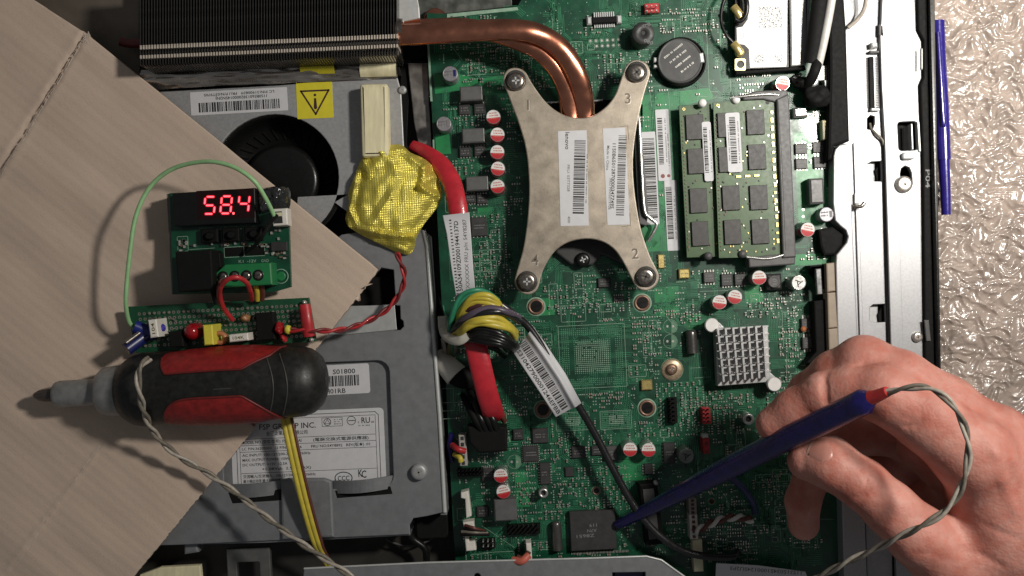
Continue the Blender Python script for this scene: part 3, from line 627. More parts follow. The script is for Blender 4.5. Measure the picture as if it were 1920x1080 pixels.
# oscillators: rounded metal pills
def pill(cx, cy, w_, h_, z, m, lab):
    k = MB(); r = w_ / 2 * S(z); a = P(cx, cy - h_ / 2 + w_ / 2, 0); c_ = P(cx, cy + h_ / 2, 0); a.z = c_.z = r + .2; occ(cx, cy, w_, h_)
    a.x, a.y = P(cx, cy - h_ / 2 + w_ / 2, r + .2).xy; c_.x, c_.y = P(cx + h_ * .05, cy + h_ / 2, r + .2).xy
    d = (a - c_); pts = [c_ + d * t_ for t_ in (0, .25, .5, .75, 1)]
    tip = [a + d.normalized() * r * math.sin(q_) for q_ in (.5, .9, 1.3, 1.5)]
    k.tube(pts + tip, r, m, seg=18, smoothn=1, taper=lambda t_: 1 if t_ < .5 else max(.08, math.sqrt(max(0, 1 - ((t_ - .5) / .5) ** 2)))); k.build('crystal', mbd, label=lab)
pill(1296, 640, 21, 44, 4, mat('dark_crystal_can', (.12, .115, .11), .3, .7), 'upright grey crystal can'); pill(1043, 1004, 19, 54, 4, mat('dark_crystal_can', (.12, .115, .11), .3, .7), 'dark crystal can near the bottom')
# ---- mounting holes
def ring(cx, cy, r, lab=None, screwed=False):
    occ(cx, cy, 2 * r, 2 * r); c_ = P(cx, cy, 0); k = S(0); m = MB()
    m.lathe(c_, [(r * k, .03), (r * k * .98, .12), (r * k * .86, .12)], M_silk, 32, caps=False)
    m.lathe(c_, [(r * k * .86, .03), (r * k * .84, .5), (r * k * .66, .7), (r * k * .58, .3)], M_hole, 32, caps=False)
    m.lathe(c_, [(r * k * .58, .3), (r * k * .5, .12)], M_blackg, 32); m.build('mounting_ring', mbd, label=lab)
for x, y in ((1005, 575), (1204, 568), (1018, 768), (1213, 765)): ring(x, y, 18)
ring(1118, 920, 9); ring(1334, 940, 7)
c = P(1260, 693, 0); occ(1260, 693, 42, 42); b = MB(); b.lathe(c, [(4.7, .02), (4.6, .4), (4.0, .9), (2.4, 1.1)], mat('old_gold_washer', (.42, .33, .22), .4, .5, var=.25, scale=10), 36); b.lathe(c, [(4.75, .01), (4.75, .2)], M_silk, 36); b.build('washer', mbd)
screw(mbd, 1260, 693, 1.0, 10.5, M_hole, 1.6, slot=M_screwb, rz=5)
for x, y, r_ in ((1404, 786, 12), (1019, 925, 10)):
    c = P(x, y, 6); occ(x, y, 24, 24); b = MB(); b.lathe(Vector((c.x, c.y, 0)), [(r_ * .2, 0), (r_ * .2, 5.6), (r_ * .19, 6), (r_ * .11, 6), (r_ * .1, 4.5)], M_can, 24); b.lathe(Vector((c.x, c.y, 4)), [(r_ * .1, 0), (r_ * .1, .6)], M_ink, 16); b.build('standoff', mbd)
# ---- empty capacitor footprints
for x, y, r_ in ((1257, 612, 13), (1257, 640, 13), (1506, 400, 15), (965, 866, 13)):
    occ(x, y, 2 * r_, 2 * r_); pts = circ(x, y, r_, 28); silk.line(pts + [pts[0]], .07, .9, M_silk)
    half = [p for p in circ(x, y, r_ - 1, 40) if p[0] > x]; half = sorted(half, key=lambda p: p[1])
    silk.flat([half[0]] + half[1:], .05, mat('pale_green_print', (.10, .22, .13), .6)); 
    for dx in (-7, 6): pads.flat(circ(x + dx * (.8 if r_ < 14 else .0) , y + (0 if r_ < 14 else dx), 2.4, 10), .09, M_pad)

# ---- small pinned heatsink
hs = thing('chip_heatsink', 'small silver square pin heatsink held by two white push pins beside the fingertips', 'heatsink', P(1392, 665, 1))
sq = [(1338, 618), (1438, 610), (1447, 712), (1350, 722)]
b = MB(); b.poly([(1341, 615), (1440, 612), (1444, 716), (1346, 724)], 2, 7.2, M_sink, .2); b.build('base_plate', hs)
b = MB(); b.poly([(1322, 605), (1334, 596), (1350, 606), (1362, 618), (1346, 632)], 2.2, 3.6, M_sink, .2); b.poly([(1432, 690), (1446, 700), (1464, 716), (1460, 732), (1444, 730), (1430, 712)], 2.2, 3.6, M_sink, .2); b.build('clip_arm', hs)
NC, NR = 7, 7; zt = 12.0
fin0 = None; kk = S(zt)
for j in range(NR):
    for i in range(NC):
        u, v = (i + .5) / NC, (j + .5) / NR
        x = (1 - v) * (1339 + u * 100) + v * (1351 + u * 93); y = (1 - v) * (616 - u * 6) + v * (718 - u * 10)
        l = P(x, y, zt); l.z = 7.2
        if fin0 is None:
            m = MB(); m.boxmm(0, 0, .8, 2.7, 0, zt - 7.2, M_sink, rot=4); m.boxmm(1.1, 1.2, 2.3, .6, 0, zt - 8.6, M_sink, rot=4); fin0 = m.build('cooling_pin', hs, loc=Vector((0, 0, 0))); put(fin0, l, hs)
        else: copy_at(fin0, l, hs)
m = MB(); m.tube(P3([(1339, 617, 13), (1438, 611, 13), (1442, 612, 13), (1451, 716, 13)]), .35, M_sink, 6, smoothn=1)
for x, y in ((1335, 610), (1452, 721)):
    c = P(x, y, 9); m = MB(); m.lathe(Vector((c.x, c.y, 2)), [(1.6, 0), (1.6, 5), (2.9, 5.4), (3.0, 6.6), (2.6, 7.1)], M_pin, 28); m.build('push_pin', hs, label='white push pin')
occ(1392, 665, 130, 130)

# ---- BGA footprints
M_bga = mat('dim_pad', (.09, .25, .15), .4)
def bga(cx, cy, w_, h_, nx, ny, hollow=0):
    occ(cx, cy, w_, h_); outline_silk(cx, cy, w_, h_); f = Fr(cx, cy, BR)
    for i in range(nx):
        for j in range(ny):
            u, v = (i + .5) / nx - .5, (j + .5) / ny - .5
            if fine.random() < .06 or (hollow and .30 < max(abs(u), abs(v)) < .36): continue
            x, y = f(u * w_ * .93, v * h_ * .93); bright = max(abs(u), abs(v)) < .26
            r_ = 1.0 if bright else .85; pads.flat([(x - r_, y - r_), (x + r_, y - r_), (x + r_, y + r_), (x - r_, y + r_)], .05, M_bga if not bright else M_silk)
bga(1111, 668, 124, 118, 31, 30, 1); bga(1155, 787, 58, 34, 20, 9); bga(1074, 790, 62, 34, 20, 9)
# ---- big connector, through-hole header, buzzer, coin cell
o = chip('board_connector', 1133, 37, 46, 12, 3.5, M_black, bev=.3, lab='black board connector with white ends and silver leads')
q = MB(); f = Fr(1133, 37, BR)
for i in range(10):
    for s_ in (-1, 1): x, y = f(-18 + i * 4, s_ * 10); q.box(x, y, 2.2, 9, 0, 1.4, M_brush, BR)
q.build('lead', o, kind='stuff'); q = MB()
for s_ in (-1, 1): x, y = f(s_ * 28, 0); q.box(x, y, 9, 15, 0, 3.2, M_brush, BR, .5)
q.build('end_lug', o)
for i in range(6):
    for j in range(2):
        if i == 0 and j == 1: continue
        x, y = 1117 + i * 10.6 - 10 + j, 77 + j * 10 - i * .5; pads.flat(circ(x, y, 2.4, 10), .09, M_pad); silk.line(circ(x, y, 3.8, 10), .07, .5, M_silk)
outline_silk(1108, 88, 13, 11); occ(1133, 82, 66, 26)
o = None; b = MB(); c = P(1206, 62, 9); occ(1206, 62, 48, 48)
b.lathe(Vector((c.x, c.y, 0)), [(4.7, 0), (4.7, 8.4), (4.4, 9), (1.0, 9), (.8, 8)], M_chip, 36); o = b.build('buzzer', mbd, label='round black buzzer with a hole in its top')
q = MB(); q.text('080', 1216, 78, 9.05, 7, M_greyink, rot=-20, w=18); q.text('TMB', 1212, 47, 9.05, 6, M_greyink, rot=20, w=16); q.lathe(Vector((c.x, c.y, 8.96)), [(.85, 0), (.85, .06)], M_ink, 16); q.build('marking', o, loc=c)
cc = thing('coin_cell', 'dark coin cell battery in a round black holder beside the buzzer', 'battery', P(1277, 114, 0)); occ(1277, 114, 96, 96)
b = MB(); c = P(1277, 116, 3); b.lathe(Vector((c.x, c.y, 0)), [(10.4, 0), (10.4, 3.2), (10.0, 3.8), (9.6, 3.8), (9.5, 1)], M_black, 48, caps=False); b.build('holder', cc)
b = MB(); c = P(1276, 113, 6); b.lathe(Vector((c.x, c.y, 1)), [(9.5, 0), (9.5, 3.6), (9.2, 4.2), (8.9, 4.3), (8.7, 4.1), (8.4, 4.1)], mat('dark_steel_cell', (.06, .06, .06), .5, .3, var=.2, scale=2, spec=.3), 56); CELL = b.build('cell', cc)
q = MB(); z = 5.16
for i in range(4): q.dashes(1262 + i * 9, 96 + i * 10, 42 - i * 4, 4, z, mat('engraving', (.34, .33, .31), .4, .6), rot=38, seed=20 + i)
q.build('engraving', CELL, kind='stuff')
b = MB(); b.box(1232, 112, 12, 9, 1, 4, M_brush, rot=0, bev=.3); b.box(1232, 124, 12, 6, 1, 4, M_brush, bev=.3); b.box(1316, 108, 8, 18, 2, 5.4, M_brush, rot=8, bev=.3); b.build('contact_tab', cc)
# red jumper at top
def pinheader(cx, cy, nx, ny, sp, lab, body, pinm, zb=2.5, zp=7, rot=BR):
    f = Fr(cx, cy, rot); occ(cx, cy, nx * sp, ny * sp); k = MB(); k.box(cx, cy, nx * sp, ny * sp, 0, zb, body, rot, .2); o_ = k.build('pin_header', mbd, label=lab); q_ = MB()
    for i in range(nx):
        for j in range(ny): x, y = f((i - (nx - 1) / 2) * sp, (j - (ny - 1) / 2) * sp); q_.box(x, y, 2.2, 2.2, zb, zp, pinm, rot)
    q_.build('pin', o_, kind='stuff'); return o_
pinheader(1222, 15, 3, 2, 9, 'red two-row pin header at the top', M_wired, M_pad); pinheader(1325, 780, 2, 4, 7.5, 'red pin header', M_wired, M_black, 5)
pinheader(1262, 770, 2, 6, 8, 'black two-row pin header', M_black, M_black, 3, 8); pinheader(982, 993, 7, 2, 9, 'black pin header near the bottom', M_black, M_blackg, 3, 7); pinheader(882, 886, 7, 2, 7, 'black pin header at the lower left', M_black, M_blackg, 3, 8); pinheader(915, 1020, 3, 2, 9, 'short black pin header', M_black, M_pad, 3, 7)
b = MB(); b.poly([(1198, 908), (1232, 904), (1246, 1020), (1212, 1024)], 0, 7, M_black, .8); b.poly([(1205, 918), (1226, 916), (1236, 1010), (1217, 1012)], 7, 7.4, M_chipg, .1); b.build('expansion_slot', mbd, label='long black slot under the probe'); occ(1222, 965, 50, 120)
c = P(1229, 905, 6); b = MB(); b.lathe(c, [(.9, -1), (.9, 1.2), (.4, 1.8)], M_brush, 16); b.build('slot_peg', mbd)
# ---- connectors with wires
def wireconn(cx, cy, w_, h_, z, m, n, vertical, cols, lab, rot=BR):
    occ(cx, cy, w_, h_); k = MB(); k.box(cx, cy, w_, h_, 0, z, m, rot, .3); o_ = k.build('connector', mbd, label=lab); q_ = MB(); f = Fr(cx, cy, rot)
    for i in range(n):
        t_ = (i + .5) / n - .5; u, v = (0, t_ * h_) if vertical else (t_ * w_, 0); x, y = f(u, v); q_.box(x, y, min(w_, 12) * .45, min(h_ / n, 12) * .55, z, z + .35, cols[i % len(cols)], rot)
    q_.build('terminal', o_); return o_
wireconn(1325, 836, 12, 30, 7, M_wired, 4, True, [M_wired, M_wbrown], 'red cable plug with a pale latch'); b = MB(); b.box(1323, 818, 11, 7, 3, 7.6, M_brush, BR, .4); b.build('latch', mbd)
wireconn(868, 845, 14, 58, 8, mat('dull_white_plastic', (.35, .34, .31), .5), 5, True, [M_ink], 'white vertical plug at the lower left')
b = MB(); b.tube(P3([(848, 835, 6), (858, 842, 10), (872, 846, 9)]), 1.3, M_wired); b.tube(P3([(846, 812, 4), (842, 840, 3), (848, 866, 2)]), 1.0, M_blue); b.tube(P3([(852, 852, 6), (862, 858, 9), (864, 866, 9)]), 1.1, M_wyellow); b.build('plug_wire', mbd)
b = MB(); b.poly([(864, 924), (878, 920), (884, 968), (874, 972), (872, 936), (864, 934)], 2, 8, M_wb, .5); b.build('connector', mbd, label='broken white plug at the left edge')
b = MB(); b.poly([(868, 980), (888, 977), (890, 998), (877, 1000), (880, 1016), (890, 1014), (893, 1032), (874, 1034)], 2, 8, M_wb, .5); b.build('connector', mbd, label='white angled plug with bent wires')
b = MB()
for i in range(4): b.tube(P3([(872 - i * 3, 985 + i * 6, 9), (888, 990 + i * 4, 11), (908 + i * 3, 996 + i * 2, 8)]), .7, (M_wbrown, M_black, M_wgrey, M_black)[i], 8)
b.build('plug_wire', mbd)
b = MB(); b.poly([(986, 1019), (996, 1018), (998, 1052), (988, 1052)], 1, 8, M_wb, .5); b.build('connector', mbd, label='small white plug at the bottom edge')
b = MB(); b.tube(P3([(962, 1050, 8), (978, 1052, 10), (992, 1040, 9)]), 1.6, mat('salmon_wire', (.50, .12, .08), .45)); b.tube(P3([(970, 1044, 8), (984, 1047, 9), (992, 1034, 9)]), 1.0, M_wbrown); b.build('plug_wire', mbd)
wireconn(1299, 950, 15, 30, 6, mat('grey_brown_plastic', (.26, .22, .19), .5), 4, True, [M_ink], 'brownish plug below the probe'); wireconn(1301, 988, 15, 46, 6, M_wb, 5, True, [M_wbrown], 'white five-way plug with brown wires'); wireconn(1309, 1042, 18, 60, 5, M_creamc, 2, False, [mat('dark_olive', (.05, .05, .02), .5)], 'cream flat connector')
A = MB(); B = MB(); pth = P3([(1302, 998, 8), (1318, 990, 12), (1336, 980, 12), (1360, 972, 11), (1384, 970, 10), (1410, 975, 7)]); twist(A, B, pth, .9, mat('pale_wire', (.6, .58, .54), .45), M_wbrown, 9)
A.build('plug_wire', mbd); B.build('plug_wire', mbd)
wireconn(1550, 243, 15, 36, 4, M_creamc, 6, True, [mat('brass_tan', (.35, .27, .1), .4, .5)], 'cream six-way connector at the right edge')
# tall black connectors and tan bar at the right edge
b = MB(); b.poly([(1518, 503), (1548, 500), (1552, 560), (1526, 565), (1530, 660), (1512, 680), (1540, 690), (1566, 690), (1555, 495), (1518, 498)], 0, 7, M_black, .6); b.build('side_connector', mbd, label='tall black connector block by the right edge')
b = MB(); b.poly([(1529, 504), (1540, 503), (1543, 552), (1532, 553)], 7, 9, mat('dark_zinc', (.22, .22, .22), .3, .8), .4); b.build('side_clip', mbd)
b = MB(); b.poly([(1549, 494), (1565, 492), (1567, 546), (1551, 548)], 4, 10, M_tan, .6); b.poly([(1551, 549), (1567, 548), (1571, 614), (1553, 616)], 4, 10, M_tan, .6); b.poly([(1553, 617), (1571, 615), (1574, 700), (1556, 700)], 4, 10, M_tan, .6); b.build('tan_bar', mbd)
occ(1545, 590, 60, 200)
# ---- stickers on the board
def sticker(cx, cy, w_, h_, rot, lab, lines, z=.25):
    occ(cx, cy, w_, h_); k = MB(); k.poly(rrect(cx, cy, w_, h_, 2, rot), z - .15, z, M_paper, .03); o_ = k.build('label', mbd, label=lab); q_ = MB(); f = Fr(cx, cy, rot)
    for kind, u, v, a, c_ in lines:
        x, y = f(u, v)
        if kind == 'bar': q_.barcode(x, y, c_, a, z + .04, M_ink, rot=rot + 90, seed=int(x))
        if kind == 'dash': q_.dashes(x, y, c_, a, z + .04, M_greyink, rot=rot + 90, seed=int(x) + 1)
        if kind == 'dot': q_.flat(circ(x, y, a, 12), z + .04, mat('maroon_ink', (.2, .05, .04), .5))
    q_.build('print', o_, kind='stuff'); return o_
sticker(1244, 272, 25, 134, BR, 'narrow white barcode sticker beside the memory', [('bar', -5, -8, 9, 88), ('dash', 5, -8, 2.2, 80), ('dash', 9, 10, 2.0, 60), ('dot', -4, 58, 4, 0), ('dot', 7, 58, 3, 0)])
sticker(1260, 404, 23, 132, BR, 'lower white barcode sticker beside the memory', [('bar', -4, -5, 11, 98), ('dash', 6, 5, 2.2, 80)])
sticker(1219, 334, 27, 174, BR, 'wide barcode sticker half hidden by the cooler plate', [('bar', 0, 0, 22, 150)])
# ---- processor socket glimpsed below the cooler plate
b = MB(); b.poly([(1035, 192), (1150, 186), (1155, 235), (1035, 235)], 0, 2.4, M_black, .5); b.poly([(1040, 440), (1175, 436), (1190, 505), (1130, 478), (1110, 498), (1070, 496), (1042, 474)], 0, 3.4, M_chip, .8); b.build('processor_socket', mbd)
b = MB(); b.tube(P3([(1018, 193, 3), (1050, 192, 3), (1118, 189, 3), (1130, 188, 3)]), .55, M_can, 8, smoothn=1); b.build('socket_lever', mbd)
screw(mbd, 1093, 487, 3, 14, M_blackg, 2.4, slot=M_brush)
b = MB(); b.poly([(1188, 222), (1196, 218), (1208, 300), (1216, 400), (1212, 424), (1198, 420), (1192, 320)], .6, 3, M_socket, .5); b.build('socket_side', mbd)
b = MB(); b.tube(P3([(1196, 214, 4), (1199, 240, 4.4), (1203, 320, 4.6), (1208, 392, 4.6), (1218, 408, 4.4), (1231, 420, 4.2), (1224, 438, 4), (1215, 452, 3.4)]), .75, M_can, 10); b.build('spring_wire', mbd)
occ(1090, 460, 160, 80); occ(1090, 330, 210, 300)
# ---- memory socket
msk = thing('memory_socket', 'dark grey plastic memory socket clamping the right end of both green modules', 'socket', P(1470, 330, 0))
b = MB(); b.poly([(1456, 186), (1478, 176), (1480, 186), (1493, 482), (1468, 484)], 0, 10, M_socket, .6); b.build('body', msk)
b = MB(); b.poly([(1390, 178), (1420, 170), (1476, 168), (1480, 187), (1455, 192), (1430, 186), (1395, 188)], 2, 9, M_socket, .6); b.poly([(1403, 484), (1440, 478), (1480, 476), (1492, 480), (1491, 496), (1405, 502)], 2, 9, M_socket, .6); b.build('arm', msk)
b = MB(); b.tube(P3([(1368, 184, 9), (1400, 180, 9.4), (1436, 177, 9.4), (1460, 178, 9)]), .5, M_can, 8); b.tube(P3([(1400, 482, 9), (1440, 485, 9.4), (1476, 476, 9.4)]), .5, M_can, 8); b.build('latch_spring', msk)
for x, y in ((1317, 193), (1380, 187), (1328, 480), (1392, 476)):
    c = P(x, y, 8.6); b = MB(); b.lathe(c, [(1.7, -1.5), (1.7, .2), (1.1, .8), (.4, 1.0)], M_pin if y < 300 else M_socket, 20); b.build('latch_peg', msk)
b = MB(); b.line([(1459, 190), (1466, 300), (1473, 470)], 10.02, 1, M_ink); b.build('seam', msk, kind='stuff')
for a in ((1275, 190, 1500, 500),): OCC.append(a)
# ---- memory modules
def ram(quad, z, lab, chips, stick, gold):
    t_ = thing('memory_module', lab, 'memory module', P(quad[0][0], quad[0][1], z - 1), group='memory modules beside the cooler')
    k = MB(); k.poly(quad, z - 1.1, z, M_ramg, .08); B_ = k.build('module_board', t_)
    ch0 = None; rt = 2.9
    for x, y, w_, h_ in chips: k = MB(); k.box(x, y, w_, h_, z, z + 1.1, M_ramc, rt, .15); k.build('memory_chip', t_)
    x, y, w_, h_ = stick; k = MB(); k.poly(rrect(x, y, w_, h_, 4, 3.2), z + 1.12, z + 1.24, M_paper, .03); s_ = k.build('sticker', t_); q_ = MB(); f = Fr(x, y, 3.2)
    a, c_ = f(-1 if w_ > 20 else -3, -4); q_.barcode(a, c_, h_ * .78, w_ * .42, z + 1.28, M_ink, rot=93.2, seed=int(x)); a, c_ = f(-w_ * .34, 0); q_.dashes(a, c_, h_ * .6, 2, z + 1.28, M_greyink, rot=93, seed=5); a, c_ = f(w_ * .34, 0); q_.dashes(a, c_, h_ * .7, 2, z + 1.28, M_greyink, rot=93, seed=6)
    q_.build('print', s_, kind='stuff')
    k = MB(); rg = random.Random(int(x)); xs = [q_[0] for q_ in quad]; ys = [q_[1] for q_ in quad]
    for _ in range(150 if gold else 90):
        v_ = rg.random(); u_ = rg.random(); xa = quad[0][0] * (1 - v_) + quad[3][0] * v_; xb = quad[1][0] * (1 - v_) + quad[2][0] * v_; ya = quad[0][1] * (1 - u_) + quad[1][1] * u_; yb = quad[3][1] * (1 - u_) + quad[2][1] * u_
        px_, py_ = xa * (1 - u_) + xb * u_, ya * (1 - v_) + yb * v_
        if any(abs(px_ - c[0]) < c[2] / 2 + 2 and abs(py_ - c[1]) < c[3] / 2 + 2 for c in chips) or u_ < .05 or u_ > .95 or v_ < .03 or v_ > .97: continue
        k.box(px_, py_, 2.2, 2.8, z, z + .4, rg.choice((M_smdb, M_pad, M_ramc, M_gold)), rt)
    if gold:
        for i in range(17):
            v_ = .07 + i * .053; px_ = 1446 + v_ * 14; py_ = 190 + v_ * 285; k.box(px_, py_, 4.4, 8 if i % 5 else 4, z, z + .55, M_gold, rt); k.box(px_ + 8, py_ - 4, 2, 5, z, z + .3, M_smdb, rt)
        for i in range(3): k.box(1385 + i * 17, 331 - i, 9, 3.6, z, z + .55, M_gold, rt)
    for v_ in np.linspace(.1, .95, 34): px_ = quad[0][0] * (1 - v_) + quad[3][0] * v_ + 5; py_ = quad[0][1] * (1 - v_) + quad[3][1] * v_; k.box(px_, py_, 2.6, 2.2, z, z + .35, M_smdb, rt)
    k.build('small_part', t_, kind='stuff')
    k = MB(); f = Fr(quad[0][0], quad[0][1], rt); a = f(9, 6); k.flat(circ(*a, 2.8, 12), z + .02, M_gold); k.flat(circ(*a, 1.5, 10), z + .04, M_ink)
    if gold: k.flat(circ(1439, 192, 4, 16), z + .03, M_ink); k.flat(circ(1451, 466, 3.6, 16), z + .03, M_ink)
    k.build('corner_hole', B_)
ram([(1273, 199), (1333, 193), (1350, 481), (1288, 483)], 5.5, 'left green memory module, partly under the other one, with four dark chips', [(1303, 238, 33, 47), (1306, 302, 32, 47), (1310, 376, 32, 46), (1313, 438, 31, 46)], (1327, 284, 17, 112), False)
ram([(1337, 192), (1457, 186), (1472, 481), (1348, 484)], 8, 'right green memory module, uppermost, with eight dark chips and a white barcode sticker', [(1362, 234, 32, 46), (1417, 229, 33, 46), (1364, 299, 32, 47), (1420, 294, 33, 47), (1371, 371, 32, 46), (1423, 370, 33, 46), (1374, 435, 31, 46), (1426, 434, 32, 46)], (1376, 267, 27, 112), True)

# ---- wifi card
wf = thing('wireless_card', 'wireless card with large white printed label and gold screw lug near the top edge', 'expansion card', P(1430, 60, 4)); occ(1430, 60, 110, 140)
b = MB(); b.poly([(1378, -50), (1482, -50), (1484, 126), (1478, 128), (1384, 134), (1378, 100)], 4, 5, M_blackg, .1); b.build('card', wf)
b = MB(); b.poly([(1404, -50), (1478, -50), (1475, 120), (1474, 125), (1406, 127), (1404, 92), (1396, 84), (1382, 82), (1381, 52), (1392, 50), (1402, 36)], 5, 5.2, mat('bright_label_paper', (.78, .78, .77), .5, var=.02), .05); LW = b.build('label', wf)
q = MB(); rg = random.Random(5)
for x0, y0, x1, y1, n in ((1422, 12, 1466, 52, 420), (1414, 102, 1432, 120, 70), (1450, 102, 1466, 118, 60)):
    for _ in range(n):
        x, y = rg.uniform(x0, x1), rg.uniform(y0, y1); q.flat([(x, y), (x + rg.uniform(.8, 2), y), (x + 1.2, y + 1), (x, y + 1)], 5.25, M_greyink)
q.line([(1390, 62), (1389, 66), (1390, 72), (1393, 72), (1395, 66), (1394, 62)], 5.25, .6, M_greyink); q.build('print', LW, kind='stuff')
b = MB(); b.poly(rrect(1388, 121, 21, 23, 3, 0), 5, 5.6, mat('pale_gold', (.72, .66, .36), .4, .4), .1, holes=[circ(1388.5, 120.5, 7, 18)]); b.build('screw_lug', wf)
for x, y in ((1384, 26), (1384, 95)): b = MB(); b.tube(P3([(x - 9, y - 14, 7), (x - 1, y - 4, 7.5), (x + 4, y + 6, 7)]), 1.2, M_gold, 10, flat=(1.7, 1.2)); c = P(x + 3, y + 3, 7); b.lathe(c, [(1.8, -1.6), (1.8, .6), (1.2, 1.0)], M_gold, 16); b.build('antenna_plug', wf, label='gold antenna plug')
b = MB(); b.poly([(1481, -50), (1512, -50), (1512, 118), (1506, 122), (1484, 124)], 3, 7, mat('satin_shield', (.42, .42, .41), .42, .45), .5); b.build('socket_shield', wf)
b = MB(); b.poly([(1378, 128), (1510, 122), (1512, 130), (1380, 140)], 1, 5, M_black, .5); b.build('socket_bar', wf)
tag((lambda m_: (m_.tube(P3([(1376, -30, 8), (1356, 5, 8), (1352, 40, 8), (1362, 66, 8), (1374, 80, 7.5)]), .75, M_blackg, 10), m_.build('antenna_cable'))[1])(MB()), 'thin black antenna cable curving into the lower gold plug of the wireless card', 'cable')
tag((lambda m_: (m_.tube(P3([(1392, -30, 8), (1400, 5, 9), (1398, 28, 8.5), (1388, 40, 8), (1378, 36, 8)]), 1.1, M_blackg, 10), m_.build('antenna_cable'))[1])(MB()), 'short black antenna cable looping round the upper gold plug of the wireless card', 'cable')
# ---- display cable at the top right
dc = thing('display_cable', 'black sleeved display cable with a white lead, ending in a taped black plug', 'cable', P(1530, 120, 8))
b = MB(); b.tube(P3([(1546, -60, 12), (1537, 0, 12), (1530, 60, 11), (1522, 118, 9)]), 3, M_black, 12, flat=(3.4, 2.2)); b.build('sleeve', dc)
b = MB(); b.tube(P3([(1568, -60, 13), (1559, 0, 13), (1548, 60, 12), (1535, 118, 10), (1530, 128, 9)]), 2, mat('white_lead', (.50, .49, .46), .4), 12, flat=(1.8, 1.6)); b.build('white_lead', dc)
b = MB(); b.tube(P3([(1533, 115, 10), (1528, 132, 11), (1520, 150, 9), (1512, 162, 6)]), 1.9, M_black, 10, flat=(2.2, 1.6)); b.build('heat_shrink', dc)
def lump(name, par, cx, cy, z, rx, ry, rz_, m, seed, amp=.25, rot=0):
    bm = bmesh.new(); bmesh.ops.create_icosphere(bm, subdivisions=4, radius=1); q_ = MB(); c_ = P(cx, cy, z); k = S(z); ca, sa = math.cos(R(rot)), math.sin(R(rot)); vs = []
    for v in bm.verts:
        n_ = 1 + amp * noise.noise(v.co * 1.3 + Vector((seed, 0, 0))) + amp * .4 * noise.noise(v.co * 3.5 + Vector((seed, 2, 0)))
        x, y, zz_ = v.co.x * rx * k * n_, v.co.y * ry * k * n_, v.co.z * rz_ * n_; vs.append((c_.x + x * ca - y * sa, c_.y + x * sa + y * ca, z + zz_))
    q_.add(vs, [tuple(a.index for a in f.verts) for f in bm.faces], m, True); bm.free(); return q_.build(name, par, loc=c_)
lump('taped_plug', dc, 1532, 181, 6, 27, 22, 4, M_black, 3.0, .22); lump('taped_plug', dc, 1506, 156, 5, 20, 11, 3.0, M_black, 8.0, .25); lump('tape_fold', dc, 1490, 146, 4, 14, 5, 2, M_blackg, 5, .5, 20)
b = MB(); c = P(1524, 152, 8); b.lathe(c, [(2.3, -1.2), (2.3, .3), (1.6, .9)], M_brush, 20); b.build('rivet', dc); b = MB(); b.poly([(1516, -50), (1524, -50), (1516, 60), (1513, 120), (1509, 120)], 2, 6, mat('satin_shield', (.42, .42, .41), .42, .45), .5); b.build('shield_foil', dc)
b = MB(); b.poly([(1528, 122), (1555, 122), (1556, 150), (1532, 152)], .2, 3, mat('satin_shield', (.42, .42, .41), .42, .45), .4); b.poly([(1545, 150), (1556, 150), (1558, 202), (1553, 202)], .2, 4, M_brush, .3); b.build('ground_plate', dc)
for a in ((1470, 120, 1562, 205),): OCC.append(a)

# ================================================================ traces, pads, tiny parts, print on the board
def inboard(x, y):
    if not (822 + (y - 100) * .05 < x < 1552): return False
    if y > 1050 - (x - 860) * .03 and x < 1290: return False
    if y < 34 - (x - 835) * .15 and x < 972: return False
    return y < 1090 and y > -30
tr = MB()
for _ in range(800):
    x, y = fine.uniform(815, 1550), fine.uniform(-10, 1070); n = fine.randint(2, 9); dirs = [(1, 0), (.707, .707), (0, 1), (-.707, .707), (-1, 0), (-.707, -.707), (0, -1), (.707, -.707)]; d = fine.choice((0, 2, 4, 6)); sp = fine.choice((2.6, 3.0, 3.6)); pts = [(x, y)]
    for _s in range(fine.randint(2, 4)):
        L = fine.uniform(10, 60) if d % 2 == 0 else fine.uniform(5, 22); x += dirs[d][0] * L; y += dirs[d][1] * L; pts.append((x, y)); d = (d + fine.choice((1, -1))) % 8
    f = Fr(pts[0][0], pts[0][1], BR); loc = [f(a - pts[0][0], b_ - pts[0][1]) for a, b_ in pts]
    if not all(inboard(*p) for p in loc): continue
    if not any(free(*p) for p in loc): continue
    for i in range(n):
        off = (i - n / 2) * sp; q_ = []
        for k, p in enumerate(loc):
            a = loc[max(k - 1, 0)]; c_ = loc[min(k + 1, len(loc) - 1)]; dx, dy = c_[0] - a[0], c_[1] - a[1]; L = math.hypot(dx, dy) or 1; q_.append((p[0] - dy / L * off, p[1] + dx / L * off))
        tr.line(q_, .035, 1.0, M_trace)
tr.build('copper_trace', BOARD, kind='stuff')
smd = MB()
def tiny(x, y, horiz, big=False):
    L, W, H = (6.0, 3.2, .7) if not big else (9, 5, 1.2); body = fine.choice((M_smdb, M_chip, M_smdb, M_chipg)); rot = BR + (0 if horiz else 90); f = Fr(x, y, rot)
    smd.box(x, y, L * .5, W, 0, H, body, rot)
    for s_ in (-1, 1): a, c_ = f(s_ * L * .38, 0); smd.box(a, c_, L * .24, W, 0, H + .02, M_pad, rot)
    pads.flat([f(-L * .62, -W * .6), f(L * .62, -W * .6), f(L * .62, W * .6), f(-L * .62, W * .6)], .06, M_trace)
USED = set()
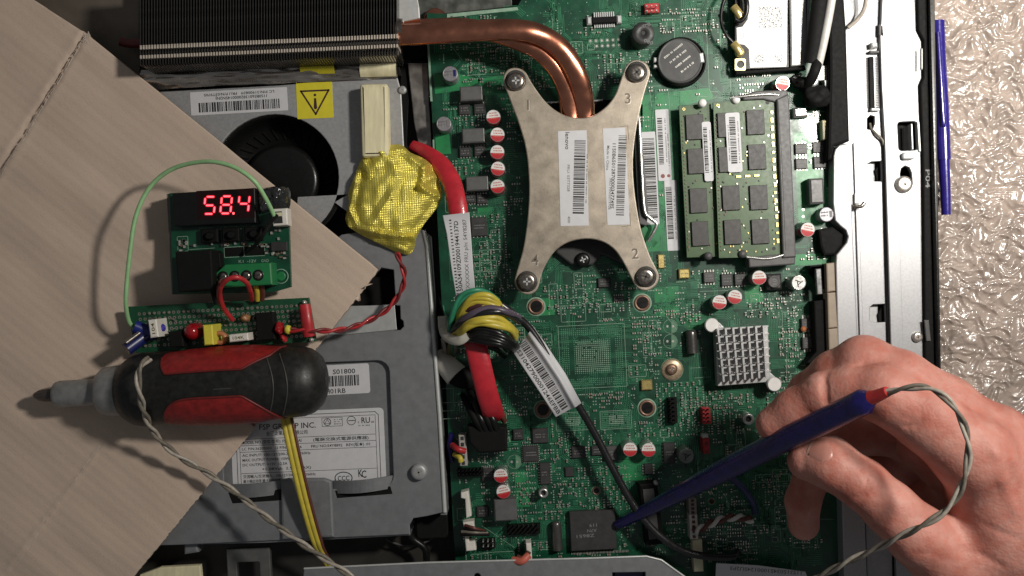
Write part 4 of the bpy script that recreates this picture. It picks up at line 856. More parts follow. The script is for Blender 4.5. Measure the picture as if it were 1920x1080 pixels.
def cluster(cx, cy, w_, h_, dens=.8):
    f = Fr(cx, cy, BR); hz = fine.random() < .5; sx, sy = (9.5, 5.8) if hz else (5.8, 9.5); nx, ny = int(w_ / sx), int(h_ / sy)
    for i in range(nx):
        for j in range(ny):
            x, y = f((i + .5) * sx - w_ / 2, (j + .5) * sy - h_ / 2)
            if not inboard(x, y) or not free(x, y, 3) or (int(x / 5), int(y / 4)) in USED: continue
            USED.add((int(x / 5), int(y / 4))); USED.add((int(x / 5) + 1, int(y / 4))); USED.add((int(x / 5), int(y / 4) + 1)); USED.add((int(x / 5) - 1, int(y / 4)))
            r_ = fine.random()
            if r_ < dens * .42: tiny(x, y, hz)
            elif r_ < dens * .8:   # empty pads
                for s_ in (-1, 1): a, c_ = Fr(x, y, BR + (0 if hz else 90))(s_ * 2.4, 0); pads.flat([(a - 1.1, c_ - 1.1), (a + 1.1, c_ - 1.1), (a + 1.1, c_ + 1.1), (a - 1.1, c_ + 1.1)], .065, M_pad if fine.random() < .5 else M_silk)
            elif r_ < dens: silk.dashes(x, y, 7, 2.2, .07, M_silk, rot=BR + (0 if hz else 90), seed=int(x * 7 + y))
    if fine.random() < .5 and all(free(cx + a * w_ / 2, cy + c_ * h_ / 2, 4) for a in (-1, 0, 1) for c_ in (-1, 0, 1)): outline_silk(cx, cy, w_ + 2, h_ + 2)
for _ in range(620):
    x, y = fine.uniform(830, 1545), fine.uniform(20, 1060); cluster(x, y, fine.choice((14, 20, 30, 44, 60)), fine.choice((12, 20, 28, 40)), fine.uniform(.55, 1))
for cx, cy, w_, h_ in ((930, 110, 70, 60), (905, 120, 50, 40), (860, 320, 60, 60), (850, 210, 40, 40), (1150, 130, 60, 60), (1120, 560, 200, 60), (1215, 640, 60, 120), (1230, 620, 40, 100), (1350, 500, 120, 30), (1450, 600, 100, 160), (1480, 640, 60, 180), (1290, 760, 120, 90), (1330, 780, 160, 80), (1150, 820, 200, 70), (980, 900, 160, 160), (1100, 920, 160, 90), (1010, 700, 60, 120), (1525, 220, 60, 60), (930, 480, 60, 160), (1210, 50, 60, 60), (1290, 40, 100, 50), (1440, 150, 120, 24), (1380, 760, 80, 100), (1320, 1000, 200, 120)):
    cluster(cx, cy, w_, h_, .9)
vias = MB()
for _ in range(4200):
    x, y = fine.uniform(812, 1552), fine.uniform(-10, 1070)
    if not inboard(x, y) or not free(x, y): continue
    r_ = fine.choice((.8, 1.0, 1.3)); vias.flat([(x - r_, y), (x, y - r_), (x + r_, y), (x, y + r_)], .068, M_trace if fine.random() < .6 else M_silk)
for _ in range(90):
    x, y = fine.uniform(830, 1540), fine.uniform(20, 1050)
    if inboard(x, y) and free(x, y, 8): silk.line([(x, y), (x + fine.choice((0, 30, 60)), y + fine.choice((0, -2, 40)))], .07, .7, M_silk)
silk.line([(1341, 38), (1324, 40), (1330, 172), (1346, 172)], .07, 1, M_silk); silk.line([(1350, 62), (1353, 132)], .07, 1, M_silk); silk.line([(1368, 128), (1370, 172)], .07, 1, M_silk); silk.text('FRU', 1345, 112, .07, 8, M_silk, rot=90 + BR, w=22)
silk.line([(1218, 170), (1222, 200)], .07, .7, M_silk); silk.line([(1253, 170), (1256, 204)], .07, .7, M_silk); silk.line([(1308, 196), (1308, 180), (1354, 184), (1370, 184)], .07, .9, M_silk)
for k in range(14): pads.box(1478 + .1 * k, 590 + k * 4.4, 18, 1.6, .02, .07, M_trace, BR)
outline_silk(1480, 618, 24, 66)
smd.build('surface_part', BOARD, kind='stuff'); pads.build('solder_pad', BOARD, kind='stuff'); silk.build('silkscreen', BOARD, kind='stuff'); vias.build('via', BOARD, kind='stuff')
# ================================================================ processor cooler: fins, heat pipes, cross bracket
ck = thing('cpu_cooler', 'black fin stack with two copper heat pipes and a four-armed steel bracket', 'cpu cooler', P(1095, 340, 8))
br_o = [(945, 158), (943, 150), (945, 140), (951, 131), (960, 127), (970, 127), (979, 130), (987, 137), (994, 150), (1005, 167), (1020, 187), (1038, 204), (1060, 216), (1085, 221), (1108, 218), (1126, 208), (1142, 194), (1154, 176), (1163, 152), (1170, 132), (1176, 121), (1186, 113), (1197, 112), (1208, 116), (1216, 124), (1219, 135), (1217, 147), (1209, 172), (1200, 208), (1192, 250), (1187, 300), (1189, 350), (1196, 400), (1205, 440), (1219, 480), (1233, 508), (1236, 519), (1233, 531), (1225, 540), (1213, 545), (1201, 543), (1191, 535), (1182, 518), (1170, 494), (1154, 470), (1134, 455), (1108, 448), (1080, 450), (1058, 458), (1040, 472), (1026, 492), (1016, 514), (1011, 534), (1005, 546), (994, 552), (982, 551), (971, 544), (965, 532), (966, 520), (975, 488), (983, 455), (990, 400), (992, 345), (987, 285), (975, 238), (958, 192)]
ZB = 15.0
b = MB(); b.poly([tuple(p) for p in (lambda q: [(q[i][0], q[i][1]) for i in range(len(q))])([(v.x, v.y) for v in spline([Vector((x, y, 0)) for x, y in br_o + br_o[:1]], 3)[:-1]])], ZB - 1.6, ZB, M_bracket, .45); BK = b.build('bracket', ck)
for x, y, rz in ((967, 151, 5), (1194, 135, 40), (1211, 519, 70), (988, 528, 0)):
    b = MB(); c = P(x, y, ZB); r = 19.5 * S(ZB); b.lathe(c, [(r * 1.02, .03), (r * 1.0, .12), (r * .9, .14)], M_ink, 32); b.build('screw_seat', BK)
    screw(ck, x, y, ZB, 17.5, M_screw, 2.4, slot=M_brush if rz in (0, 5) else M_ink, rz=rz)
    b = MB(); c2 = Vector((c.x, c.y, 1)); b.lathe(c2, [(1.8, 0), (1.8, ZB - 3)], M_can, 16); b.build('screw_shank', ck)
M_stamp = mat('stamped_shade', (.16, .13, .10), .6, .3)  # flat colours: shade of the stamping painted dark, its lit rim pale
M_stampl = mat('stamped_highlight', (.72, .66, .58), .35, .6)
for t_, x, y in (('1', 990, 196), ('3', 1177, 184), ('2', 1191, 475), ('4', 1003, 487)):
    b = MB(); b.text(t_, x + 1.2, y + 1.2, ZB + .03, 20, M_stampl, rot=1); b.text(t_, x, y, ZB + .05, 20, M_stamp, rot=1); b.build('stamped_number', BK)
b = MB(); b.line([(1162, 237), (1177, 236), (1179, 262)], ZB + .03, 1, M_stamp); b.line([(1181, 400), (1182, 423), (1166, 425)], ZB + .03, 1, M_stamp); b.build('stamped_line', BK)
lb = MB(); q5 = [(1046, 246), (1100, 244), (1104, 423), (1051, 424)]; lb.poly(q5, ZB, ZB + .12, M_paper, .03); L5 = lb.build('label', ck, label='left white barcode label on the bracket, reading lenovo')
q = MB(); z = ZB + .16; q.text('lenovo', 1064, 264, z, 8, M_ink, rot=-90, w=32); q.text('FRU: 03T7328', 1066, 334, z, 5, M_greyink, rot=-90, w=50); q.text('400', 1067, 412, z, 5, M_greyink, rot=-90, w=13)
q.barcode(1086, 332, 138, 21, z, M_ink, rot=-91.5, seed=31); q.dashes(1100, 335, 92, 2.5, z, M_greyink, rot=-91.5, seed=8); q.build('print', L5)
lb = MB(); lb.poly([(1130, 241), (1172, 239), (1181, 421), (1139, 422)], ZB, ZB + .12, M_paper, .03); L6 = lb.build('label', ck, label='right white barcode label on the bracket')
q = MB(); q.text('11S0B65012870000347749S', 1150, 330, z, 6.5, M_ink, rot=-92, w=122); q.text('Made in China', 1140, 296, z, 5, M_greyink, rot=-92, w=46); q.text('FRU P/N:03T9706', 1144, 364, z, 5, M_greyink, rot=-92, w=58)
q.barcode(1165, 330, 152, 15, z, mat('dark_grey_ink', (.07, .07, .07), .6), rot=-92, seed=37); q.build('print', L6)
# copper base under bracket
b = MB(); b.poly([(1035, 252), (1150, 250), (1160, 440), (1040, 444)], 4, ZB - 1.7, M_black, .5); b.build('cold_block', ck)
# pipes
b = MB(); b.tube(P3([(740, 66, 25), (790, 64, 25), (860, 60, 24), (930, 56, 23), (985, 58, 22), (1025, 72, 20), (1058, 100, 18.5), (1081, 140, 16), (1093, 180, 12.5), (1096, 212, 9.8), (1097, 245, 9)]), 3, M_copper, 26, smoothn=8, flat=(4.3, 2.6)); b.build('heat_pipe', ck, label='outer copper heat pipe')
b = MB(); b.tube(P3([(740, 54, 19), (790, 54, 19), (860, 52, 18.5), (920, 60, 18), (965, 74, 18), (1011, 95, 16.6), (1044, 130, 14.8), (1063, 172, 12), (1068, 212, 9.8), (1069, 245, 9)]), 3, M_copper, 26, smoothn=8, flat=(4.0, 2.4)); b.build('heat_pipe', ck, label='inner copper heat pipe')
c = P(751, 60, 22); b = MB(); b.tube(P3([(742, 60, 22), (756, 60, 22)]), 5.5, M_screw, 24, smoothn=1, flat=(5.2, 6)); b.build('pipe_collar', ck)
# fins: standing sheets whose folded tabs, painted with their glint, make two rows
ftop = 30.0; f0 = None; NF = 92
def fy(x): return -.044 * (x - 262)
for i in range(NF):
    x = 263 + i * 5.28; loc = P(x, 50 + fy(x), ftop); loc.z = 0
    if f0 is None:
        k = S(ftop); m = MB(); yt, yb = 90 * k, -72 * k
        m.boxmm(0, (yt + yb) / 2, .28, yt - yb, 9, ftop, M_fin)
        f0 = m.build('fin', ck, loc=Vector((0, 0, 0))); put(f0, loc, ck)
        t1 = MB(); t1.boxmm(.25, -39 * k, .62, 7.5 * k, 22, ftop + .15, M_finb); t1.boxmm(.25, -57 * k, .62, 6.5 * k, 20, ftop + .1, M_finb); t1.boxmm(.45, -48 * k, .5, 5 * k, 18, ftop - 1.5, M_screw); t1.boxmm(.45, -67 * k, .5, 9 * k, 12, ftop - 3, M_screw); t_ = t1.build('fin_tab', f0, loc=loc)
        t_.location = (0, 0, 0)
        for v in t_.data.vertices: v.co += Vector(loc) / 10 if False else Vector((0, 0, 0))
    else: copy_at(f0, loc, ck)
# the tab mesh is stored relative to its fin
for v in t_.data.vertices: v.co.x += WL[t_.name].x / 10; v.co.y += WL[t_.name].y / 10
b = MB(); b.poly([(745, -40), (776, -40), (786, 14), (787, 34), (757, 40), (747, 60), (743, 60)], 20, 22, M_brush, .3); b.build('end_plate', ck)
b = MB(); b.poly([(262, -20), (745, -42), (745, 70), (262, 92)], 7, 8.8, M_black, .1); b.build('fin_base', ck)

# ================================================================ cardboard sheet
def cardboard():
    bm = bmesh.new(); n1, n2 = 480, 520; ang = R(39)
    ux, uy = math.cos(ang), math.sin(ang)          # along the corrugation, picture axes (x right, y down)
    ox, oy = -700.0, -60.0; grid = []
    cd = np.linspace(0, 1, 2)
    for j in range(n2 + 1):
        row = []
        for i in range(n1 + 1):
            u = i / n1 * 2300; v_ = j / n2 * 2200 - 800; px = ox + u * ux - v_ * uy; py = oy + u * uy + v_ * ux
            h = 17.0 + 1.6 * noise.noise(Vector((u * .0016, v_ * .006, 2))) + .9 * noise.noise(Vector((u * .0022, v_ * .017, 5))) + .16 * noise.noise(Vector((u * .006, v_ * .04, 9))) + .30 * noise.noise(Vector((u * .012, v_ * .012, 4))) + .040 * math.sin(v_ * 2 * math.pi / 17)
            d1 = ((px - 160) * .848 + (py - 62) * .530); side = abs(d1)       # crease from (160,62) to (0,320)
            w_ = 2.2 * noise.noise(Vector((px * .05, py * .05, 0))) * 2
            h -= 1.1 * math.exp(-((d1 + w_) / 3.2) ** 2); h += .15 * math.exp(-((side - 12) / 6) ** 2)
            d2 = ((px - 190) * .787 + (py - 840) * .617)
            if py > 780: h += .4 * math.exp(-((d2 + w_) / 3.2) ** 2)
            if d1 < 0: h += min(0, d1) * .004
            h += .0025 * max(0, 500 - px) * 0
            p = P(px, py, h); row.append(bm.verts.new((p.x, p.y, h)))
        grid.append(row)
    for j in range(n2):
        for i in range(n1): bm.faces.new((grid[j][i], grid[j + 1][i], grid[j + 1][i + 1], grid[j][i + 1]))
    out = [(-60, -79), (82, 12), (160, 62), (715, 510), (600, 655), (430, 862), (255, 1082), (150, 1215)]
    lim = [P(x, y, 17) for x, y in out]
    for a, c_ in zip(lim, lim[1:]):
        d = (c_ - a); nrm = Vector((d.y, -d.x, 0)).normalized()
        ins = P(200, 600, 17) - a
        if nrm.dot(ins) > 0: nrm = -nrm
        bmesh.ops.bisect_plane(bm, geom=bm.verts[:] + bm.edges[:] + bm.faces[:], plane_co=a, plane_no=nrm, clear_outer=True)
    for v in bm.verts:    # slightly torn edge
        pass
    me = bpy.data.meshes.new('cardboard_sheet'); loc = P(250, 560, 14)
    for v in bm.verts:
        for a, c_ in zip(lim[3:], lim[4:]):
            d = (c_ - a); nrm = Vector((d.y, -d.x, 0)).normalized()
            if abs((Vector((v.co.x, v.co.y, 0)) - Vector((a.x, a.y, 0))).dot(nrm)) < .05: v.co += nrm * .45 * noise.noise(v.co * 1.3)
        v.co = (v.co - loc) / 10
    bm.to_mesh(me); bm.free(); me.polygons.foreach_set('use_smooth', [True] * len(me.polygons)); me.materials.append(M_card)
    o = bpy.data.objects.new('cardboard_sheet', me); COL.objects.link(o); put(o, loc, None)
    s_ = o.modifiers.new('thickness', 'SOLIDIFY'); s_.thickness = .28; s_.offset = -1 if True else 1
    tag(o, 'brown corrugated cardboard sheet with a torn corner under the screwdriver and small boards', 'cardboard')
    k = MB(); rg = random.Random(8)
    dark = mat('crease_shade', (.13, .095, .07), .9); pale = mat('pale_crease', (.62, .53, .45), .9)  # dark strips paint the shade inside the crease
    kd = mathutils.kdtree.KDTree(len(me.vertices))
    for vi, v in enumerate(me.vertices): kd.insert((v.co.x * 10 + loc.x, v.co.y * 10 + loc.y, 0), vi)
    kd.balance()
    def hz(px, py): q_ = P(px, py, 17.3); return max(me.vertices[i].co.z * 10 + loc.z for _, i, _ in kd.find_n((q_.x, q_.y, 0), 4))
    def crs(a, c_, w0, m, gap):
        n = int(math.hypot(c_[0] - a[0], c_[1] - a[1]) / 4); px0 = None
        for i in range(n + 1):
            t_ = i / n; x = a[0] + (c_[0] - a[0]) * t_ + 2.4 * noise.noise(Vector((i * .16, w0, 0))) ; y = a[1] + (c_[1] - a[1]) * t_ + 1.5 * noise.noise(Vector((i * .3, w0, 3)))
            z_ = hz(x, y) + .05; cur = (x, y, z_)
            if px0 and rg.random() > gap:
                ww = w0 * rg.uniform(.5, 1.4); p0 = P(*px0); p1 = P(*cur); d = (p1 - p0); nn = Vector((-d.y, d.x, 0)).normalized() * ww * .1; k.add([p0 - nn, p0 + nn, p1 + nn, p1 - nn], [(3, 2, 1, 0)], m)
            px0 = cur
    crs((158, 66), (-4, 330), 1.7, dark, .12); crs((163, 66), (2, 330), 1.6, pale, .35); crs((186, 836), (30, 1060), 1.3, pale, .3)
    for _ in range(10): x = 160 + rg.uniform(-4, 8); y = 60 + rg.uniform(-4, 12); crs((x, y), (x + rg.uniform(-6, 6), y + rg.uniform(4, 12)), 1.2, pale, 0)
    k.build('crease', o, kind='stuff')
    return o
cardboard()

# ================================================================ thermostat board
th = thing('thermostat_board', 'green thermostat module with red lit display reading 58.4, lying on the cardboard', 'electronic module', P(432, 455, 20))
ZT = 27.0
b = MB(); b.poly([(318, 362), (540, 352), (546, 538), (512, 548), (324, 552)], ZT - 1.6, ZT, M_pcb, .12); b.build('module_board', th)
b = MB(); b.poly([(312, 364), (320, 362), (326, 550), (322, 552)], 19, ZT - 1, mat('dull_grey_spacer', (.14, .13, .12), .6), .2); b.build('side_wall', th)
b = MB(); b.poly([(322, 362), (478, 352), (480, 418), (326, 424)], ZT, ZT + 6, M_blackg, .5); DS = b.build('display', th)
zd = ZT + 6
def seg7(cx, cy, w_, h_, on, dot=False):
    f = lambda u, v: (cx + u - v * .10, cy + v); k = MB(); a = 3.4
    H = {'a': (0, -h_ / 2), 'g': (0, 0), 'd': (0, h_ / 2)}
    V = {'f': (-w_ / 2, -h_ / 4), 'b': (w_ / 2, -h_ / 4), 'e': (-w_ / 2, h_ / 4), 'c': (w_ / 2, h_ / 4)}
    for s_, a, m_, zo, ex in [(q_, 3.0, M_led, .16, 0) for q_ in on] + [(q_, 6.0, M_ledhalo, .08, 1.4) for q_ in on]:
        if s_ in H: u, v = H[s_]; L = w_ / 2 - 2.2 + ex; pts = [f(u - L, v), f(u - L + 1.6, v - a / 2), f(u + L - 1.6, v - a / 2), f(u + L, v), f(u + L - 1.6, v + a / 2), f(u - L + 1.6, v + a / 2)]
        else: u, v = V[s_]; L = h_ / 4 - 2.0 + ex; pts = [f(u, v - L), f(u + a / 2, v - L + 1.6), f(u + a / 2, v + L - 1.6), f(u, v + L), f(u - a / 2, v + L - 1.6), f(u - a / 2, v - L + 1.6)]
        k.flat(pts, zd + zo, m_)
    if dot: k.flat(circ(cx + w_ * .72, cy + h_ / 2, 2.2, 12), zd + .12, M_led)
    k.build('lit_digit', DS)
b = MB(); b.poly([(368, 358), (476, 353), (478, 408), (370, 412)], zd, zd + .05, mat('smoked_window', (.012, .001, .001), .2), .02); b.build('display_window', DS)
seg7(393, 385, 19, 32, 'afgcd'); seg7(424, 384, 19, 32, 'abcdefg', True); seg7(457, 382, 19, 32, 'fgbc')
for x, y in ((392, 442), (432, 440), (474, 438)):
    b = MB(); b.box(x, y, 32, 26, ZT, ZT + 3, M_black, 2, .4); c = P(x, y, ZT + 5); b.lathe(Vector((c.x, c.y, ZT + 3)), [(1.7, 0), (1.6, 1.6), (1.2, 2)], M_blackg, 20); b.build('push_button', th)
b = MB(); b.poly([(328, 472), (396, 468), (400, 542), (334, 548)], ZT, ZT + 14, M_black, .6); b.build('relay', th, label='black relay block')
b = MB(); b.poly([(396, 474), (412, 474), (414, 500), (398, 520)], ZT, ZT + 5, M_black, .4); b.build('relay_foot', th)
b = MB(); b.poly([(404, 512), (422, 496), (508, 492), (511, 534), (408, 540)], ZT, ZT + 9, M_tblue, .6); TB = b.build('terminal_block', th, label='green screw terminal block')
for i in range(4):
    x, y = 418 + i * 22, 519 - i * 1.0; c = P(x, y, ZT + 9); m = MB(); m.lathe(c, [(2.2, .02), (2.1, .12), (1.7, .14)], M_blackg, 24); m.lathe(c, [(1.5, .14), (1.4, .5), (.5, .55)], M_screw, 20); m.boxmm(c.x, c.y, 2.4, .4, ZT + 9.4, ZT + 9.62, M_ink, rot=60 * i + 20); m.build('terminal_screw', TB)
b = MB(); c = P(527, 518, ZT); r = 14 * S(ZT); b.lathe(c, [(r, .02), (r * .98, .12), (r * .9, .12)], M_silk, 32, caps=False); b.lathe(c, [(r * .62, .03), (r * .6, .2), (r * .45, .2)], M_tblue, 28); b.build('board_hole', th)
b = MB(); b.poly([(508, 392), (538, 390), (540, 422), (512, 424)], ZT, ZT + 7, M_wb, .5); b.poly([(512, 397), (528, 396), (530, 418), (514, 419)], ZT + 7, ZT + 7.3, M_ink, .05); b.box(522, 402, 10, 7, ZT + 7.2, ZT + 8.4, M_creamc, 5); b.build('probe_socket', th, label='white two-pin socket')
foil = MB()
def segd(x, y, a, b, c_, d):
    L = (c_ - a) ** 2 + (d - b) ** 2; t_ = max(0, min(1, ((x - a) * (c_ - a) + (y - b) * (d - b)) / L)); return math.hypot(x - a - t_ * (c_ - a), y - b - t_ * (d - b))
def crumple(name, par, poly_px, z0, h, m, seed, n=26, lab=None, fold=.45, ridges=()):
    cx = sum(p[0] for p in poly_px) / len(poly_px); cy = sum(p[1] for p in poly_px) / len(poly_px); bound = spline([Vector((x, y, 0)) for x, y in poly_px + poly_px[:1]], 4)[:-1]; K = len(bound); v = [(*P(cx, cy, z0 + h).xy, z0 + h)]
    for j in range(1, n + 1):
        t_ = j / n
        for p in bound:
            x, y = cx + (p.x - cx) * t_, cy + (p.y - cy) * t_; nn = noise.noise(Vector((x * .05, y * .05, seed))); n2_ = noise.voronoi(Vector((x * .035, y * .035, seed)))[0]
            fr_ = sum(A_ * max(0, 1 - segd(x, y, *sg) / w2) for sg, A_, w2 in ridges)
            zz_ = fr_ + z0 + h * (1 - t_ ** (4 if fold < .4 else 6)) + h * .3 * nn * (1 if fold > .4 else t_) + h * fold * (n2_[1] - n2_[0] - .3) * (1 if fold > .4 else .25 + max(0, t_ - .55) * 3); q_ = P(x, y, z0 + h * .6); v.append((q_.x, q_.y, max(z0, zz_)))
    fs = [(0, 1 + k, 1 + (k + 1) % K) for k in range(K)]
    for j in range(n - 1):
        for k in range(K): a, b_ = 1 + j * K + k, 1 + j * K + (k + 1) % K; fs.append((a, a + K, b_ + K, b_))
    fs = [f_[::-1] for f_ in fs]; q_ = MB(); q_.add(v, fs, m, False); return q_.build(name, par, label=lab)
crumple('wrapped_tape', th, [(480, 354), (500, 350), (538, 350), (540, 390), (510, 394), (482, 398)], ZT, 4, M_tape, 2.5, 12, 'clear tape over the corner')
b = MB(); f = Fr(490, 470, 2); rg = random.Random(3)
b.poly([(418, 464), (495, 460), (497, 478), (420, 481)], ZT, ZT + .06, M_black, .02)
sk = MB(); zt_ = ZT + .1; sk.line([(420, 464), (496, 460), (497, 479), (421, 483), (420, 464)], zt_, 1, M_silk); sk.line([(457, 463), (458, 481)], zt_, 1, M_silk); sk.line([(332, 444), (352, 443), (353, 470), (334, 474), (332, 444)], zt_, 1, M_silk)
for t_, x, w_ in (('K1', 452, 9), ('-12V', 472, 17), ('GND', 497, 14)): sk.text(t_, x, 490 - (x - 450) * .03, zt_, 5.5, M_silk, rot=2, w=w_)
sk.line([(355, 468), (402, 465)], zt_, .8, M_silk); sk.line([(508, 494), (511, 536)], zt_, 1, M_silk); sk.line([(374, 428), (398, 427)], zt_, 1, M_silk); sk.line([(420, 426), (448, 425)], zt_, 1, M_silk); sk.line([(452, 428), (452, 448)], zt_, 1, M_silk)
sk.build('silkscreen', th, kind='stuff')
for _ in range(46):
    x, y = rg.choice(((rg.uniform(336, 352), rg.uniform(448, 470)), (rg.uniform(498, 538), rg.uniform(430, 485)), (rg.uniform(355, 500), rg.uniform(455, 462))))
    b.box(x, y, 5, 3.4, ZT, ZT + 1, rg.choice((M_pad, M_chip, M_pad, M_smdb)), rg.choice((2, 92)))
b.box(523, 462, 30, 17, ZT, ZT + 2, M_chip, 2, .2)
for i in range(3): b.box(513 + i * 10, 474, 4, 5, ZT, ZT + .6, M_pad, 2)
b.build('small_part', th, kind='stuff')
# short wires between the thermostat and the strip board
def cable(name, label, cat, pts, r, m, seg=10, flat=None, group=None, taper=None):
    q_ = MB(); q_.tube(P3(pts), r, m, seg, 7, flat=flat, taper=taper); return q_.build(name, label=label, cat=cat, group=group)
cable('jumper_wire', 'dark red looped wire between the thermostat terminal and the strip board', 'wire', [(436, 600, 27), (418, 575, 34), (412, 545, 42), (424, 526, 46), (444, 520, 46), (462, 530, 42), (470, 548, 36), (472, 562, 30)], .95, M_wired)
cable('jumper_wire', 'thin brown wire curling beside the red loop at the thermostat terminal', 'wire', [(428, 590, 28), (412, 570, 36), (408, 545, 40), (412, 528, 38), (418, 520, 34)], .5, M_wbrown)
cable('jumper_wire', 'short yellow wire below the green terminal block', 'wire', [(478, 530, 32), (482, 545, 30), (483, 562, 27)], 1.2, M_wyellow)
cable('jumper_wire', 'short dark brown wire right of the yellow one below the terminal block', 'wire', [(490, 530, 32), (492, 545, 30), (491, 562, 27)], 1.0, M_wbrown)
cable('jumper_wire', 'short black wire below the relay', 'wire', [(398, 540, 30), (402, 556, 28), (406, 570, 27)], 1.0, M_black)
cable('signal_wire', 'pale green wire arching over the cardboard from the strip board to the white socket', 'wire', [(252, 616, 27), (241, 600, 30), (236, 560, 34), (243, 480, 36), (255, 405, 36), (282, 350, 36), (325, 316, 38), (385, 303, 42), (435, 312, 44), (475, 338, 44), (498, 372, 40), (514, 404, 36)], .85, M_wgreen)
cable('signal_wire', 'thin black lead crossing the thermostat board from the white socket', 'wire', [(520, 402, 36), (506, 420, 36), (494, 440, 36), (480, 458, 33), (462, 474, 30)], .7, M_blackg)

# ================================================================ strip board with parts
sb = thing('strip_board', 'narrow green perforated board carrying coloured parts, between the thermostat and the screwdriver', 'circuit board', P(415, 615, 19))
ZS = 24.0
b = MB(); b.poly([(238, 575), (579, 558), (593, 640), (254, 662)], ZS - 1.6, ZS, mat('green_perfboard', (.006, .06, .025), .45, var=.2), .12); SBB = b.build('perforated_board', sb)
pd = MB(); rg = random.Random(9); M_dpad = mat('dull_solder', (.30, .28, .24), .35, .6, var=.3, scale=20); fq = lambda u, v: ((1 - v) * (238 + u * 341) + v * (254 + u * 339), (1 - v) * (575 - u * 17) + v * (662 - u * 22))
for i in range(34):
    for j in range(7):
        x, y = fq(.06 + i * .027, .17 + j * .115)
        if rg.random() < .7: pd.flat(circ(x, y, 3.1, 10), ZS + .03, M_dpad); pd.flat(circ(x, y, 1.3, 8), ZS + .05, M_ink)
        else: c = P(x, y, ZS); pd.lathe(c, [(.75, 0), (.6, .4), (.2, .9)], M_dpad, 8)
for _ in range(26): x, y = fq(rg.uniform(.1, .9), rg.uniform(.25, .75)); pd.tube(P3([(x, y, ZS + .4), (x + rg.uniform(-8, 14), y + rg.uniform(-5, 5), ZS + 1.6)]), .3, M_dpad, 6, smoothn=1)
pd.build('solder_ring', SBB, kind='stuff')
def cyl(name, par, a, c_, r, m, lab=None, endm=None, endr=.8):
    q_ = MB(); q_.tube([a, a + (c_ - a) * .04, c_ - (c_ - a) * .04, c_], r, m, 18, smoothn=1); d = (c_ - a).normalized()
    if endm: q_.tube([a - d * .12, a + d * .3], r * endr, endm, 18, smoothn=1)
    return q_.build(name, par, label=lab)
cyl('blue_capacitor', sb, P(237, 655, 33), P(282, 622, 27), 2.6, M_dkblue, endm=M_screw); cyl('blue_capacitor', sb, P(252, 612, 30), P(292, 628, 27), 2.6, mat('dark_blue_sleeve', (.012, .02, .16), .3)); lump('blue_capacitor', sb, 301, 615, 29, 9, 9, 2.5, mat('violet_blue_ceramic', (.06, .05, .35), .3), 4, .1)
b = MB(); b.tube(P3([(236, 643, 36), (262, 624, 33)]), .9, M_screw, 8, smoothn=1); b.build('metal_lead', sb)
def tiltbox(name, cx, cy, w_, h_, z0, z1, m, rot, lab, lean, txt=None):
    q_ = MB(); q_.box(cx, cy, w_, h_, z0, z1, m, rot, .4); n_ = len(q_.v) // 2
    q_.v = [(x + lean[0] * max(0, z - z0) , y + lean[1] * max(0, z - z0), z) for x, y, z in q_.v]; o_ = q_.build(name, sb, label=lab)
    if txt: p_ = MB(); p_.text(txt, cx, cy, z1 + .03, 6, mat('olive_ink', (.10, .09, .01), .5), rot=rot + 90 if h_ > w_ else rot, w=max(w_, h_) * .6); p_.v = [(x + lean[0] * (z1 - z0), y + lean[1] * (z1 - z0), z) for x, y, z in p_.v]; p_.build('marking', o_)
tiltbox('film_capacitor', 287, 616, 16, 34, ZS, ZS + 11, M_wb, 8, 'white box capacitor', (0, 0), '104'); tiltbox('film_capacitor', 390, 628, 18, 38, ZS, ZS + 11, M_yplast, 4, 'yellow box capacitor', (0, 0)); tiltbox('film_capacitor', 447, 633, 36, 14, ZS, ZS + 10, M_wb, 6, 'white lying box capacitor', (0, 0), '104K')
b = MB(); c = P(358, 622, ZS + 8); b.lathe(Vector((c.x, c.y, ZS)), [(3.3, 0), (3.3, 5.5), (3.1, 7.2), (2.3, 8.6), (1.1, 9.4), (.2, 9.6)], M_redled, 28); b.build('red_dome', sb, label='red dome shaped component')
b = MB(); c = P(411, 634, ZS + 6)
nT = 24; v = []; fs = []
for i in range(nT):
    for j in range(10):
        a, e = 2 * math.pi * i / nT, 2 * math.pi * j / 10; rr = 2.1 + 1.05 * math.cos(e); v.append((c.x + rr * math.cos(a), c.y + rr * math.sin(a) * .9, ZS + 5 + 1.3 * math.sin(e)))
for i in range(nT):
    for j in range(10): fs.append((i * 10 + j, ((i + 1) % nT) * 10 + j, ((i + 1) % nT) * 10 + (j + 1) % 10, i * 10 + (j + 1) % 10))
b.add(v, fs, mat('copper_yellow_coil', (.50, .32, .08), .4, var=.5, scale=18, col2=(.55, .16, .10)), True); b.build('toroid_coil', sb, label='yellow ring coil wound with copper wire')
b = MB(); b.box(497, 612, 34, 52, ZS, ZS + 5, M_black, 4, .4); b.build('black_chip', sb); b = MB(); b.box(330, 636, 26, 30, ZS, ZS + 7, M_black, 4, .4); b.build('black_chip', sb)
lump('amber_capacitor', sb, 460, 596, ZS + 2, 9, 7, 2.2, mat('amber_brown', (.28, .13, .05), .4), 6, .2); lump('red_transistor', sb, 524, 616, ZS + 4, 9, 12, 3.4, M_redled, 2, .2); lump('red_transistor', sb, 532, 634, ZS + 3, 5, 9, 2.2, M_wired, 3, .1, 30); lump('yellow_bead', sb, 540, 618, ZS + 5, 7, 9, 2.2, M_yplast, 5, .1)
b = MB(); b.tube(P3([(571, 572, 29), (575, 600, 30), (579, 630, 29)]), 2, M_wired, 14, flat=(2.3, 1.7)); b.build('red_tube', sb, label='red tubing across the right end')
b = MB(); lump('solder_blob', sb, 571, 567, 26, 4.5, 4, 1.3, M_pad, 1, .1); lump('solder_blob', sb, 584, 637, 25, 4.5, 4, 1.2, M_pad, 7, .1)
